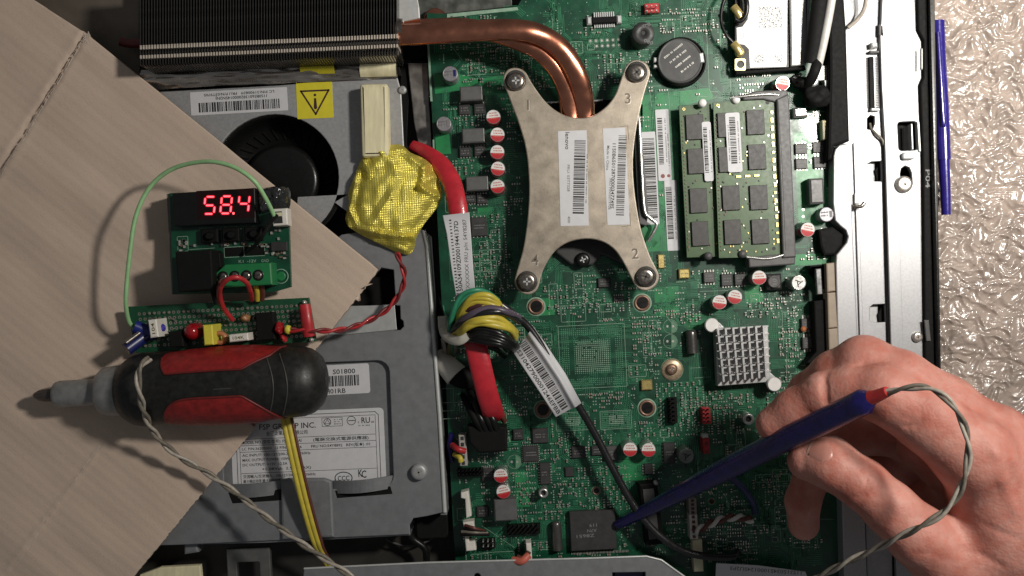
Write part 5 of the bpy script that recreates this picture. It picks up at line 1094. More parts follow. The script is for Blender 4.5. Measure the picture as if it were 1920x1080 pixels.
# sensor lead: red and black twisted pair to the gold packet
A = MB(); B = MB(); pth = P3([(545, 619, 30), (590, 620, 30), (640, 618, 26), (690, 602, 22), (728, 578, 21), (752, 545, 22), (758, 515, 24), (750, 490, 26), (744, 474, 28)])
sl = thing('sensor_lead', 'red and black twisted wire pair running from the strip board to the gold foil packet', 'wire', P(690, 600, 14)); twist(A, B, pth, .62, M_wired, mat('dark_red_wire', (.16, .02, .02), .4), 13); A.build('red_wire', sl); B.build('black_wire', sl)

# ================================================================ gold foil packet
def foil_mat():
    m = bpy.data.materials.new('gold_mesh_foil'); m.use_nodes = True; n = m.node_tree.nodes; l = m.node_tree.links; b_ = n['Principled BSDF']
    b_.inputs['Base Color'].default_value = (.74, .64, .12, 1); b_.inputs['Metallic'].default_value = .6; b_.inputs['Roughness'].default_value = .36
    t_ = n.new('ShaderNodeTexCoord'); hs_ = []
    for i, rz in enumerate((R(2), R(92))):
        mp = n.new('ShaderNodeMapping'); mp.inputs['Rotation'].default_value = (0, 0, rz); l.new(t_.outputs['Object'], mp.inputs['Vector']); wv = n.new('ShaderNodeTexWave'); wv.inputs['Scale'].default_value = 4.6; wv.inputs['Distortion'].default_value = 1.2; wv.inputs['Detail'].default_value = 2; wv.inputs['Detail Scale'].default_value = 1.5; l.new(mp.outputs['Vector'], wv.inputs['Vector']); hs_.append(wv)
    mx = n.new('ShaderNodeMath'); mx.operation = 'ADD'; l.new(hs_[0].outputs['Fac'], mx.inputs[0]); l.new(hs_[1].outputs['Fac'], mx.inputs[1])
    nz = n.new('ShaderNodeTexNoise'); nz.inputs['Scale'].default_value = 2.5; l.new(t_.outputs['Object'], nz.inputs['Vector']); ma = n.new('ShaderNodeMath'); ma.operation = 'MULTIPLY_ADD'; ma.inputs[1].default_value = 3; l.new(nz.outputs['Fac'], ma.inputs[0]); l.new(mx.outputs[0], ma.inputs[2])
    bp = n.new('ShaderNodeBump'); bp.inputs['Strength'].default_value = .4; bp.inputs['Distance'].default_value = .035; l.new(ma.outputs[0], bp.inputs['Height']); l.new(bp.outputs['Normal'], b_.inputs['Normal']); return m
M_foil = foil_mat()
gp = crumple('foil_packet', None, [(690, 277), (720, 271), (750, 269), (768, 284), (798, 298), (818, 322), (824, 345), (829, 366), (816, 392), (798, 414), (782, 440), (776, 462), (766, 476), (748, 474), (728, 466), (700, 452), (676, 440), (652, 424), (645, 408), (652, 380), (650, 360), (662, 330), (672, 302)], 13.5, 6.5, M_foil, 4.4, 60, fold=.10, ridges=[((760, 282, 800, 326), 1.6, 12), ((798, 304, 790, 352), 2.0, 10), ((790, 352, 829, 372), 2.2, 9), ((812, 330, 792, 350), 1.4, 8), ((652, 424, 712, 438), 1.5, 9), ((712, 438, 776, 446), 1.8, 8), ((668, 322, 655, 392), 1.5, 10), ((688, 282, 716, 286), 1.6, 9), ((716, 286, 768, 276), 1.5, 9), ((776, 446, 818, 388), 1.7, 11), ((700, 452, 760, 470), 1.2, 8), ((700, 420, 735, 368), .9, 13), ((735, 368, 748, 330), .6, 12), ((655, 392, 668, 420), 1.3, 9), ((690, 330, 680, 300), 1.0, 10)])
for p_ in gp.data.polygons: p_.use_smooth = False
tag(gp, 'crumpled gold mesh foil packet lying on the fan housing edge, with red and black wires', 'foil packet')
b = MB(); b.poly([(748, 474), (700, 452), (652, 424), (648, 470), (700, 505), (742, 505)], 10, 11.8, M_black, .3); tag(b.build('packet_shadow_patch'), 'black patch standing in for the shadow below the gold foil packet', 'shadow patch')  # cast shadow of the packet, painted as a black patch

# ================================================================ screwdriver
sd = thing('screwdriver', 'stubby ratchet screwdriver with black and red handle and grey shaft, lying on the cardboard', 'screwdriver', P(340, 730, 17))
A0 = P(62, 742, 26); A1 = P(613, 712, 33); AX = (A1 - A0); LEN = AX.length; AX.normalize(); SD = AX.cross(Vector((0, 0, 1))).normalized(); UPV = SD.cross(AX)
k33 = S(33)
def px2t(x): return (x - 62) / (613 - 62) * LEN
def revolve(prof, m, name, seg=40, par=sd, ang=None, off=0.0, smooth=True):
    """prof: [(x px along, radius px)]"""
    v = []; fs = []; rng = ang or (0, 2 * math.pi); full = ang is None; K = seg if full else seg + 1
    for x, r in prof:
        t_ = px2t(x); r = r * k33 + off
        lo, hi = (rng if not callable(rng) else rng(x)) if not full else rng
        for k in range(K): a = lo + (hi - lo) * k / seg; v.append(A0 + AX * t_ + SD * (r * math.sin(a)) + UPV * (r * math.cos(a)))
    n = len(prof)
    for i in range(n - 1):
        for k in range(seg): kk_ = (k + 1) % K if full else k + 1; fs.append((i * K + k, i * K + kk_, (i + 1) * K + kk_, (i + 1) * K + k))
    q_ = MB(); q_.add(v, fs, m, smooth)
    if full: q_.add(v[:K], [tuple(range(K))[::-1]], m); q_.add(v[-K:], [tuple(range(K))], m)
    return q_.build(name, par)
revolve([(62, 2), (66, 6), (74, 10.5), (84, 12.5), (96, 13), (108, 13)], M_tip, 'bit', 12, smooth=False)
revolve([(105, 19), (108, 24), (114, 26), (150, 26), (188, 26), (192, 27)], M_barrel, 'shaft'); revolve([(190, 30), (193, 40), (200, 46), (215, 48), (240, 49), (256, 52)], M_barrel, 'collar')
HP = [(236, 50), (244, 58), (256, 66), (275, 70), (300, 66), (325, 66), (360, 70), (400, 72), (440, 73), (480, 72), (510, 68), (530, 66), (550, 67), (570, 66), (588, 60), (602, 48), (610, 30), (614, 12)]
def hr(x):
    for (a, ra), (c_, rc) in zip(HP, HP[1:]):
        if a <= x <= c_: return ra + (rc - ra) * (x - a) / (c_ - a)
    return 10
HPs = [(x, hr(x)) for x in np.linspace(236, 613.5, 70)]
revolve(HPs, M_handle, 'handle', 64)
def band(sgn):
    def rg_(x):
        t_ = (x - 322) / (540 - 322); e = max(0, 1 - abs(2 * t_ - 1) ** 5) ** .5; c_ = R(74) + (R(10) if t_ > .8 else 0); w_ = R(46) * e
        lo0 = R(10) if sgn > 0 else R(27); lo, hi = max(lo0, R(76) - w_ * 1.4), R(84) + w_ * .9
        if t_ > .72: lo += (t_ - .72) * 2.2
        return (sgn * lo, sgn * max(hi, lo + .01))
    return rg_
for sgn in (1, -1):
    prof = [(x, hr(x)) for x in np.linspace(323, 539, 54)]
    o = revolve(prof, M_grip, 'grip', 26, ang=band(sgn), off=.35)
    rb_ = MB(); pts = []
    for x, r in prof: lo = band(sgn)(x)[0]; pts.append(A0 + AX * px2t(x) + SD * ((r * k33 + .2) * math.sin(lo)) + UPV * ((r * k33 + .2) * math.cos(lo)))
    rb_.tube(pts, .45, mat('dark_red_rubber', (.13, .012, .010), .5), 8, smoothn=1); rb_.build('grip_rim', sd)
for x0 in (520, 545):     # ratchet ring seams
    pts = [A0 + AX * px2t(x0 + 14 * math.cos(a * 2)) + SD * (hr(x0 + 14 * math.cos(a * 2)) * k33 * math.sin(a)) + UPV * (hr(x0 + 14 * math.cos(a * 2)) * k33 * math.cos(a)) for a in np.linspace(-1.0, 1.0, 20)]
    q = MB(); q.tube(pts, .28, mat('worn_black', (.05, .05, .045), .5), 6, smoothn=1); q.build('seam', sd)
q = MB(); q.tube([A0 + AX * px2t(x) + UPV * (hr(x) * k33 - .1) for x in (430, 445, 460)], .3, mat('worn_black', (.05, .05, .045), .5), 6, smoothn=1); q.build('mould_mark', sd)

# ================================================================ loose cables
A = MB(); B = MB(); wg = thing('twisted_wire', 'grey twisted wire pair draped over the screwdriver and down to the bottom edge', 'wire', P(450, 900, 14))
twist(A, B, P3([(280, 672, 46), (266, 684, 50), (259, 705, 51), (262, 735, 50), (270, 770, 44), (290, 812, 34), (330, 852, 28), (390, 888, 26), (450, 930, 27), (510, 978, 30), (570, 1022, 34), (640, 1068, 38), (700, 1110, 40)]), .7, M_wgrey, M_wgrey2, 19)
A.build('grey_strand', wg); B.build('pale_strand', wg)
yl = thing('yellow_cable', 'pair of yellow wires with a brown one, coming out from under the screwdriver', 'cable', P(570, 900, 15))
for i, (dx, m, nm) in enumerate(((-6, M_wyellow, 'yellow_wire'), (3, M_wyellow, 'yellow_wire'), (10, M_wbrown, 'brown_wire'))):
    q = MB(); q.tube(P3([(528 + dx, 745, 21), (538 + dx, 790, 22), (553 + dx, 860, 22), (572 + dx, 940, 20), (592 + dx * .9, 1010, 16), (606 + dx * .6, 1040, 10), (640 + dx * .5, 1100, 0)]), (1.15, 1.15, .7)[i], m); q.build(nm, yl)
rc = thing('red_cable', 'thick cable in red sleeving with a folded white paper label, running down beside the board', 'cable', P(880, 520, 4))
q = MB(); q.tube(P3([(772, 272, 6), (796, 284, 9), (824, 306, 13), (846, 340, 17), (856, 378, 20), (861, 408, 20.5)]), 3.6, M_sleeve, 20, flat=(3.9, 2.0), taper=lambda t_: .55 + .45 * min(1, t_ * 2.2)); q.build('sleeve', rc)
q = MB(); q.tube(P3([(878, 600, 18), (890, 640, 22), (902, 690, 22), (914, 740, 19), (924, 772, 13), (928, 784, 6)]), 3.8, M_sleeve, 20, flat=(4.4, 1.7)); q.build('sleeve', rc)
def wraplabel(par, ptsL, ptsR, z, bulge, lab, cols=30):
    n = len(ptsL); v = []
    for (a, c_) in zip(ptsL, ptsR):
        for k in range(cols + 1):
            t_ = k / cols; x, y = a[0] + (c_[0] - a[0]) * t_, a[1] + (c_[1] - a[1]) * t_; zz_ = z + bulge * math.exp(-((t_ - .76) / .11) ** 2); p_ = P(x, y, z); v.append((p_.x, p_.y, zz_))
    N = len(v); v2 = [(x, y, zz_ - .25) for x, y, zz_ in v]; fs = []
    for i in range(n - 1):
        for k in range(cols): a = i * (cols + 1) + k; fs += [(a, a + cols + 1, a + cols + 2, a + 1), (N + a, N + a + 1, N + a + cols + 2, N + a + cols + 1)]
    for i in range(n - 1): a = i * (cols + 1); fs += [(a, N + a, N + a + cols + 1, a + cols + 1)]; a += cols; fs += [(a, a + cols + 1, N + a + cols + 1, N + a)]
    for k in range(cols): fs += [(k, k + 1, N + k + 1, N + k)]; a = (n - 1) * (cols + 1) + k; fs += [(a, N + a, N + a + 1, a + 1)]
    q_ = MB(); q_.add(v + v2, fs, M_paper, True); return q_.build('label', par, label=lab)
zl = 24.6
q = MB(); q.tube(P3([(860, 404, 21), (866, 450, 21), (872, 510, 21), (877, 560, 20), (880, 590, 19)]), 2, M_sleeve, 16, flat=(2.6, 1.6)); q.build('sleeve', rc)
L7 = wraplabel(rc, [(830, 404), (838, 440), (846, 500), (858, 575)], [(880, 398), (883, 440), (887, 500), (893, 568)], zl, .0, 'white folded paper label with rotated print')
q = MB(); zq = zl + .06; q.text('50A34109Z0001944137D', 859, 480, zq, 8, M_ink, rot=94, w=132); q.text('XXXXXXX FRU p/n: 54Y8287', 874, 480, zq, 7, M_greyink, rot=93, w=138)
for k in range(24): y = 412 + k * 6; x = 842 + (y - 412) * .10; q.flat([(x, y), (x + 4, y - .5), (x + 4, y + rg.choice((1.6, 3)) - .5), (x, y + 2)], zq, M_ink)
q.build('print', L7)
# wire bundle coiled round the red cable
wb = thing('wire_bundle', 'coil of yellow, black, violet and green wires tied round the red cable', 'wire bundle', P(905, 605, 6))
ra_ = random.Random(21)
def arc(name, m, r, pts): q_ = MB(); q_.tube(P3([(x + ra_.uniform(-2.2, 2.2), y + ra_.uniform(-2.2, 2.2), z + ra_.uniform(-.5, .5)) for x, y, z in pts]), r * .92, m, 10, 7); q_.build(name, wb)
arc('green_wire', M_wgreen2, 1.1, [(846, 640, 12), (843, 618, 20), (848, 585, 25), (866, 557, 27), (890, 546, 27), (915, 550, 25), (932, 562, 20)])
arc('green_wire', M_wgreen2, 1.0, [(850, 630, 13), (848, 605, 20), (856, 578, 25), (876, 556, 27.5), (900, 549, 27)])
for i in range(4): arc('yellow_wire', M_wyellow, 1.35, [(854 + i, 606 + i * 5, 16), (862 + i, 584 + i * 6, 24), (884, 556 + i * 7, 29 - i * .3), (912, 553 + i * 7, 30 - i * .3), (934, 566 + i * 6, 27), (944, 584 + i * 5, 18)])
for i in range(2): arc('violet_wire', (M_wpurple, M_wblack)[i], 1.5, [(848, 628, 18), (858, 606 + i * 4, 26), (884, 588 + i * 5, 31), (915, 580 + i * 5, 32), (948, 583 + i * 5, 30), (972, 595 + i * 6, 22)])
arc('dark_wire', mat('maroon_wire', (.06, .02, .03), .4), 1.3, [(856, 600, 20), (880, 582, 27), (910, 573, 29), (940, 578, 27)])
for i in range(3): arc('yellow_wire', M_wyellow, 1.4, [(850 + i * 4, 632 + i * 2, 20), (872, 606 + i * 6, 29), (900, 596 + i * 6, 32), (930, 598 + i * 6, 31), (955, 608 + i * 6, 27), (966, 624 + i * 5, 18)])
for i in range(5): arc('black_wire', M_blackg, 1.35, [(866, 626 + i * 2, 20), (890, 616 + i * 6, 28), (918, 618 + i * 6, 30), (946, 630 + i * 5, 29), (966 - i, 644 + i * 3, 24), (970 - i * 3, 652 + i * 2, 14)])
arc('black_wire', M_blackg, 1.5, [(876, 640, 18), (905, 646, 20), (930, 655, 16), (945, 665, 6)])
q = MB(); q.tube(P3([(830, 608, 12), (834, 625, 18), (846, 636, 23), (862, 638, 26), (876, 628, 27)]), 1.5, mat('off_white_tie', (.50, .48, .42), .45), 10, flat=(2.0, .8)); q.build('cable_tie', wb); q = MB(); q.box(829, 605, 16, 24, 10, 15, mat('off_white_tie', (.50, .48, .42), .45), 3, .5); q.build('tie_head', wb)
for i, m in enumerate((M_wgrey, M_wgreen2, M_wyellow, M_black, M_wgrey2)): arc('tail_wire', m if i != 2 else mat('dull_olive_wire', (.16, .13, .05), .5), 1.0, [(856 - i * 6, 634, 12), (852 - i * 5, 655, 6), (850 - i * 4, 672 + i * 4, 0), (846, 690 + i * 4, -6)])
for i, (m, x) in enumerate(((M_wgreen2, 832), (M_black, 826))): arc('tail_wire', m, .9, [(x - 2, 540, -4), (x, 580, 0), (x + 6, 610, 6)])
hb = thing('speaker_plug', 'white round plug with a black rubber boot beside the red cable', 'plug', P(846, 700, -4))
q = MB(); q.tube(P3([(818, 668, 2), (836, 684, 4), (856, 704, 5)]), 5, M_wb, 20, taper=lambda t_: .75 + .3 * t_); q.build('plug_body', hb); q = MB(); q.tube(P3([(848, 698, 5), (864, 708, 5), (884, 712, 3), (893, 726, 0)]), 4.2, M_black, 20, flat=(4.4, 3.6)); q.build('rubber_boot', hb)
q = MB(); q.poly([(900, 798), (950, 800), (952, 846), (898, 850), (880, 830), (876, 800)], 1, 11, M_black, .8); tag(q.build('power_plug'), 'black rectangular power plug on the board below the red cable end', 'plug')
for i, m in enumerate((M_black, M_blackg, M_black, M_blackg)): cable('power_wire', ('black power wire %s the red cable end' % ('left of', 'nearest', 'right of', 'below')[i]), 'wire', [(868 + i * 14, 740 - i * 8, 2), (880 + i * 12, 766, 10), (892 + i * 11, 788, 12), (902 + i * 10, 806, 10)], 1.4, m, group='black wires entering the power plug')
cable('silver_wire', 'thin glinting wire curving below the red cable towards the power plug', 'wire', [(884, 748, 6), (888, 768, 10), (896, 786, 12), (908, 804, 10)], .4, M_can)
q = MB(); q.tube(P3([(928, 770, 6), (940, 778, 8), (946, 790, 6)]), 1.2, M_wbrown, 8); tag(q.build('brown_loop'), 'small dark brown wire loop at the end of the red cable', 'wire')
# black cable with the long folded label
bc = thing('black_cable', 'glossy black cable with a long white barcode flag, crossing the board to the lower right', 'cable', P(1110, 800, 3))
q = MB(); q.tube(P3([(940, 572, 20), (964, 590, 19), (988, 610, 17), (1010, 640, 16), (1050, 706, 15), (1088, 766, 13), (1118, 818, 12), (1150, 880, 12), (1182, 938, 12), (1214, 982, 12), (1246, 1012, 12), (1284, 1034, 11), (1330, 1044, 10), (1372, 1044, 8), (1384, 1034, 5)]), 1.55, M_wblack, 14, 9); q.build('cable', bc)
L8 = wraplabel(bc, [(963, 662), (985, 695), (1015, 740), (1042, 782)][::1], [(1000, 612), (1024, 646), (1060, 700), (1090, 756)], 16.5, 2.0, 'long white folded flag label with barcode'); 
q = MB(); zq = 16.56; q.barcode(1022, 703, 148, 19, zq, M_ink, rot=-57, seed=51); q.text('1S310427900001246EFBB', 1009, 714, zq, 8, M_ink, rot=-57, w=146); q.build('print', L8)
# loose label at the bottom edge
q = MB(); q.poly([(1343, 1056), (1420, 1060), (1510, 1072), (1530, 1120), (1340, 1120)], 10, 10.3, M_paper, .05); o = q.build('paper_label', label='white paper label with upside-down print at the bottom edge', cat='label')
q = MB(); q.text('11S31503451000124SU2P3', 1436, 1070, 10.35, 7, M_greyink, rot=176, w=134); q.build('print', o)
cable('flat_cable', 'dark cable curving beneath the probe at the lower right of the board', 'cable', [(1362, 890, 6), (1392, 914, 10), (1410, 940, 8), (1416, 960, 2)], 1.4, mat('slate_blue_sleeve', (.03, .035, .10), .5))
# blue pen beside the rim
pn = thing('blue_pen', 'blue plastic pen lying on the packing sheet against the black rim', 'pen', P(1765, 270, -22))
def penp(x, y): return P(x, y, -14)
q = MB(); q.tube([penp(1757, 40), penp(1760, 120), penp(1765, 200), penp(1769, 300)], 3.1, M_pen, 22, flat=(3.1, 3.1)); q.build('cap', pn); q = MB(); q.tube([penp(1769, 290), penp(1772, 350), penp(1774, 403)], 2.5, M_pen, 22, taper=lambda t_: 1 - .2 * t_); q.build('barrel', pn)
q = MB(); q.tube([P(1759, 60, -10.5), P(1764, 140, -10.4), P(1769, 225, -10.5), P(1770, 236, -11)], .7, M_pen, 10, flat=(1.0, .6)); q.build('pocket_clip', pn)

# ================================================================ probe held in the hand
pr = thing('temperature_probe', 'blue tubular probe held between thumb and index finger, its tip on the black chip', 'probe', P(1160, 985, 3))
q = MB(); q.tube([P(1158, 984, 4), P(1215, 955, 15), P(1300, 911, 34), P(1400, 860, 55), P(1480, 820, 72), P(1560, 782, 86), P(1634, 746, 98)], 4.2, M_blue, 26, 6, taper=lambda t_: (.45 + .55 * min(1, t_ * 2.2)) * (1 if t_ < .97 else max(.55, 1 - ((t_ - .97) / .03) ** 2 * .45))); q.build('tube', pr)
q = MB(); q.tube([P(1633, 746, 98), P(1645, 742, 100), P(1664, 734, 103)], 2.4, mat('red_heat_shrink', (.40, .03, .03), .4), 18, taper=lambda t_: 1 - .3 * t_); q.build('red_collar', pr)
A = MB(); B = MB(); twist(A, B, P3([(1655, 738, 102), (1700, 728, 108), (1742, 728, 112), (1782, 755, 116), (1808, 800, 116), (1816, 850, 116), (1806, 905, 116), (1780, 950, 114), (1740, 980, 112), (1690, 1005, 106), (1640, 1030, 98), (1580, 1058, 90), (1520, 1090, 80)]), .62, M_wgrey, M_wgrey2, 21, 16); A.build('grey_strand', pr); B.build('pale_strand', pr)
# ================================================================ the hand: one continuous surface grown from a distance field
def skin_mat():
    m = bpy.data.materials.new('skin'); m.use_nodes = True; n = m.node_tree.nodes; l = m.node_tree.links; b_ = n['Principled BSDF']
    t_ = n.new('ShaderNodeTexCoord'); nz = n.new('ShaderNodeTexNoise'); nz.inputs['Scale'].default_value = .9; nz.inputs['Detail'].default_value = 7; l.new(t_.outputs['Object'], nz.inputs['Vector'])
    r = n.new('ShaderNodeValToRGB'); r.color_ramp.elements[0].position = .32; r.color_ramp.elements[1].position = .68; r.color_ramp.elements[0].color = (.43, .155, .115, 1); r.color_ramp.elements[1].color = (.60, .305, .25, 1); l.new(nz.outputs['Fac'], r.inputs['Fac']); n5 = n.new('ShaderNodeTexNoise'); n5.inputs['Scale'].default_value = 3.2; n5.inputs['Detail'].default_value = 5; l.new(t_.outputs['Object'], n5.inputs['Vector'])
    r5 = n.new('ShaderNodeValToRGB'); r5.color_ramp.elements[0].position = .35; r5.color_ramp.elements[0].color = (1.0, .87, .84, 1); r5.color_ramp.elements[1].position = .6; r5.color_ramp.elements[1].color = (1, 1, 1, 1); l.new(n5.outputs['Fac'], r5.inputs['Fac'])
    mm = n.new('ShaderNodeMix'); mm.data_type = 'RGBA'; mm.blend_type = 'MULTIPLY'; mm.inputs[0].default_value = 1; l.new(r.outputs['Color'], mm.inputs[6]); l.new(r5.outputs['Color'], mm.inputs[7]); l.new(mm.outputs[2], b_.inputs['Base Color'])
    b_.inputs['Roughness'].default_value = .55; b_.inputs['Specular IOR Level'].default_value = .35; b_.inputs['Subsurface Weight'].default_value = .25; b_.inputs['Subsurface Radius'].default_value = (1, .35, .2); b_.inputs['Subsurface Scale'].default_value = .22
    v1 = n.new('ShaderNodeTexVoronoi'); v1.inputs['Scale'].default_value = 11; l.new(t_.outputs['Object'], v1.inputs['Vector']); n3 = n.new('ShaderNodeTexNoise'); n3.inputs['Scale'].default_value = 6; n3.inputs['Detail'].default_value = 4; l.new(t_.outputs['Object'], n3.inputs['Vector'])
    ad = n.new('ShaderNodeMath'); ad.operation = 'MULTIPLY_ADD'; ad.inputs[1].default_value = .25; l.new(v1.outputs['Distance'], ad.inputs[0]); l.new(n3.outputs['Fac'], ad.inputs[2])
    bp = n.new('ShaderNodeBump'); bp.inputs['Strength'].default_value = .42; bp.inputs['Distance'].default_value = .05; l.new(ad.outputs[0], bp.inputs['Height']); l.new(bp.outputs['Normal'], b_.inputs['Normal']); return m
M_skin = skin_mat()
def rc(p, a, b, ra, rb):
    """distance to a tapered capsule"""
    a = np.array(a); b = np.array(b); d = b - a; t_ = np.clip(((p - a) @ d) / (d @ d), 0, 1); return np.linalg.norm(p - a - t_[..., None] * d, axis=-1) - (ra + (rb - ra) * t_)
def smin(a, b, k): h = np.clip(.5 + .5 * (b - a) / k, 0, 1); return b * (1 - h) + a * h - k * h * (1 - h)
J = lambda x, y, z: tuple(P(x, y, z))
FING = {   # name: joints (px, py, z mm, radius mm)
 'thumb': [(1514, 864, 70, 6.9), (1556, 868, 74, 8.8), (1618, 908, 78, 8.5), (1668, 952, 80, 8.9), (1724, 1006, 82, 10.4), (1850, 1102, 70, 17)],
 'index': [(1450, 795, 64, 6.2), (1492, 769, 68, 7.4), (1548, 740, 75, 7.8), (1600, 730, 80, 8.3), (1658, 738, 86, 9.8), (1740, 788, 89, 10.6), (1822, 850, 90, 12.5)],
 'middle': [(1478, 782, 50, 6.8), (1520, 738, 58, 7.8), (1568, 704, 67, 8.6), (1620, 683, 74, 9.6), (1690, 712, 80, 9.6), (1770, 766, 82, 11.0), (1852, 842, 80, 14)],
 'ring': [(1507, 984, 34, 5.9), (1505, 940, 37, 6.4), (1530, 870, 41, 7.2), (1604, 812, 44, 8.2), (1690, 812, 50, 8.8), (1780, 880, 56, 9.6), (1870, 900, 62, 12)],
 'knuckle': [(1722, 842, 66, 7.4), (1770, 872, 66, 8.6), (1850, 900, 68, 11)],
 'little': [(1722, 938, 58, 6.0), (1768, 928, 60, 7.4), (1850, 925, 62, 11)],
 'tucked': [(1625, 930, 32, 6.5), (1650, 880, 38, 8), (1720, 885, 46, 9), (1850, 930, 56, 14)],
}
PALM = [((1826, 850, 86), (1905, 955, 78), 12, 19), ((1860, 835, 76), (1960, 975, 70), 14, 22), ((1870, 880, 66), (1980, 1010, 66), 15, 24), ((1905, 955, 76), (2100, 1130, 70), 20, 27), ((1850, 1105, 70), (2050, 1120, 70), 16, 26), ((1800, 1060, 76), (1930, 1000, 78), 9, 17), ((1838, 880, 88), (1880, 1010, 82), 7, 12)]
def hand_sdf(p):
    out = None
    for nme, j in FING.items():
        d = None
        for a, b in zip(j, j[1:]):
            e = rc(p, J(*a[:3]), J(*b[:3]), a[3], b[3]); d = e if d is None else smin(d, e, 2.2)
        out = d if out is None else smin(out, d, 1.0)
    q_ = None
    for a, b, ra, rb in PALM:
        e = rc(p, J(*a), J(*b), ra, rb); q_ = e if q_ is None else smin(q_, e, 9)
    out = smin(out, q_, 5.5)
    # creases: shallow grooves cut into the skin
    for pts, wd, dp in CREASE:
        for a, b in zip(pts, pts[1:]):
            e = rc(p, a, b, 0, 0); out = out + dp * np.exp(-(e / wd) ** 2)
    return out
CREASE = []

def surf(px, py, z0=100):
    """march straight away from the camera to the skin"""
    o = np.array([0, 0, CAM_H]); d = np.array(P(px, py, 50)) - o; d /= np.linalg.norm(d); t_ = (CAM_H - z0 - 25) / -d[2]; p = o + d * t_
    for _ in range(60):
        s_ = float(hand_sdf(p[None])[0]); p = p + d * s_ * .8
        if s_ < .03 or p[2] < 5: break
    return p
def crease(pts, wd, dp): return ([tuple(surf(x, y)) for x, y in pts], wd, dp)
new = [crease([(1612, 880), (1622, 893), (1626, 906), (1620, 922), (1604, 934)], .6, .6), crease([(1622, 878), (1633, 890), (1637, 904), (1630, 920), (1612, 936)], .5, .5), crease([(1634, 884), (1644, 896), (1645, 908)], .45, .35), crease([(1604, 892), (1612, 904), (1608, 918)], .45, .35), crease([(1600, 928), (1590, 936), (1582, 934)], .5, .4), crease([(1546, 704), (1546, 728), (1550, 758)], 1.0, 1.3),
       crease([(1602, 687), (1622, 683), (1650, 685)], .6, .7), crease([(1612, 694), (1630, 690), (1648, 692)], .4, .25), crease([(1700, 800), (1718, 797), (1730, 788)], .8, .7), crease([(1640, 958), (1652, 952)], .3, .2), crease([(1748, 990), (1765, 1003), (1785, 1016)], .6, .35), crease([(1800, 1030), (1840, 1040), (1880, 1062)], 1.0, .4), crease([(1850, 985), (1880, 1000), (1915, 1010)], 1.0, .35), crease([(1838, 800), (1868, 850), (1880, 900), (1905, 960)], 1.8, -.55), crease([(1870, 800), (1900, 860), (1915, 900)], 1.6, -.4), crease([(1772, 752), (1790, 770), (1812, 776)], .6, .3), crease([(1758, 735), (1780, 750), (1802, 752)], .5, .25), crease([(1664, 700), (1680, 716), (1700, 722)], .5, .25), crease([(1500, 712), (1512, 722)], .5, .3), crease([(1500, 745), (1508, 760), (1522, 775)], .45, .25), crease([(1660, 755), (1690, 780), (1715, 790)], .5, .3), crease([(1702, 930), (1716, 946), (1722, 962)], .6, .3), crease([(1716, 1040), (1745, 1035), (1775, 1050)], .6, .35)]
CREASE = new
def surface_nets(F, org, h):
    nx, ny, nz = F.shape; s_ = F < 0; c = np.zeros((nx - 1, ny - 1, nz - 1), int)
    off = [(i, j, k) for i in (0, 1) for j in (0, 1) for k in (0, 1)]
    for i, j, k in off: c += s_[i:nx - 1 + i, j:ny - 1 + j, k:nz - 1 + k]
    act = (c > 0) & (c < 8); idx = -np.ones(act.shape, int); I = np.argwhere(act); idx[act] = np.arange(len(I)); pos = np.zeros((len(I), 3)); cnt = np.zeros(len(I))
    for a in off:
        for ax in range(3):
            if a[ax]: continue
            b = list(a); b[ax] = 1; fa = F[tuple((I + a).T)]; fb = F[tuple((I + b).T)]; m = (fa < 0) != (fb < 0); t_ = np.where(m, fa / np.where(m, fa - fb, 1), 0)
            p = np.tile(np.array(a, float), (len(I), 1)); p[:, ax] += t_; pos[m] += p[m]; cnt[m] += 1
    V = org + (I + pos / cnt[:, None]) * h; Q = []
    for ax in range(3):
        o1, o2 = [(1, 2), (2, 0), (0, 1)][ax]; sl0 = [slice(1, -1)] * 3; sl0[ax] = slice(0, -1); sl1 = list(sl0); sl1[ax] = slice(1, None); A_, B_ = s_[tuple(sl0)], s_[tuple(sl1)]; E = np.argwhere(A_ != B_)
        if not len(E): continue
        base = E + 1; base[:, ax] -= 1; inside = A_[tuple(E.T)]; d1 = np.zeros(3, int); d1[o1] = 1; d2 = np.zeros(3, int); d2[o2] = 1
        g = lambda q: idx[tuple(q.T)]
        q4 = np.stack([g(base - d1 - d2), g(base - d2), g(base), g(base - d1)], 1); q4[~inside] = q4[~inside][:, ::-1]; Q.append(q4[(q4 >= 0).all(1)])
    return V, np.concatenate(Q)
lo = np.array([80.0, -128.0, 24.0]); hi = np.array([226.0, 4.0, 108.0]); hstep = .85
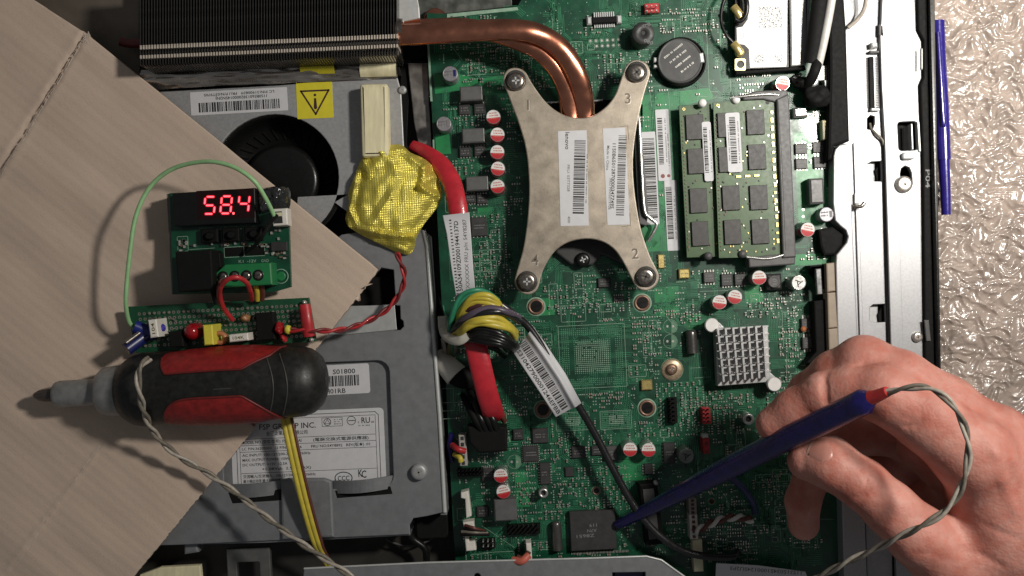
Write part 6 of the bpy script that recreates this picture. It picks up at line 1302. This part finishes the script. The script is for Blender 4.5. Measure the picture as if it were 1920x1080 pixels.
ax_ = [np.arange(lo[i], hi[i], hstep) for i in range(3)]; F = np.empty((len(ax_[0]), len(ax_[1]), len(ax_[2])), np.float64)
for i0 in range(0, len(ax_[0]), 16):
    g = np.stack(np.meshgrid(ax_[0][i0:i0 + 16], ax_[1], ax_[2], indexing='ij'), -1); F[i0:i0 + 16] = hand_sdf(g.reshape(-1, 3)).reshape(g.shape[:3])
V, Q = surface_nets(F, lo, hstep)
hb_ = MB(); hb_.add(V.tolist(), Q.tolist(), M_skin, True)
person = hb_.build('person', label='bare right hand reaching in from lower right, holding the blue probe by thumb and index', cat='person', loc=Vector((150, -60, 24)))
# thumb nail, following the surface
tip = Vector((1512, 846, 0)); ax1 = Vector((.85, .52, 0)).normalized(); ax2 = Vector((-ax1.y, ax1.x, 0)); nv = []; nu, nw = 14, 12
for i in range(nu + 1):
    u = i / nu
    for k in range(nw + 1):
        w_ = (k / nw - .5) * 2; L = 50; wd = 21 * (1 - .25 * (u ** 4)); curve = 6 * w_ * w_ * (1 if u < .5 else -1)
        px_ = 1504 + ax1.x * (u * L + (6 * w_ * w_ if u < .1 else 0)) + ax2.x * (w_ * wd) + 14; py_ = 831 + ax1.y * (u * L) + ax2.y * (w_ * wd) + 2
        if u > .85: px_ -= ax1.x * 9 * w_ * w_; py_ -= ax1.y * 9 * w_ * w_
        p = surf(px_, py_); nv.append((p[0], p[1], p[2] + .22 - .35 * abs(w_) ** 4 - .35 * max(0, u - .9) * 10))
q = MB(); q.add(nv, [(i * (nw + 1) + k, i * (nw + 1) + k + 1, (i + 1) * (nw + 1) + k + 1, (i + 1) * (nw + 1) + k) for i in range(nu) for k in range(nw)], mat('fingernail', (.50, .225, .18), .36, var=.05, coat=.2, sss=.15), True)
nl = q.build('thumbnail', person); q = MB(); q.add([(x, y, z + .08) for x, y, z in nv[:2 * (nw + 1)]], [(k, k + 1, k + nw + 2, k + nw + 1) for k in range(nw)], mat('nail_edge', (.62, .38, .31), .4, var=.04), True); q.build('nail_edge', nl)
print('objects', len(scene.objects), 'tris', sum(len(o.data.polygons) for o in scene.objects if o.type == 'MESH') * 2)
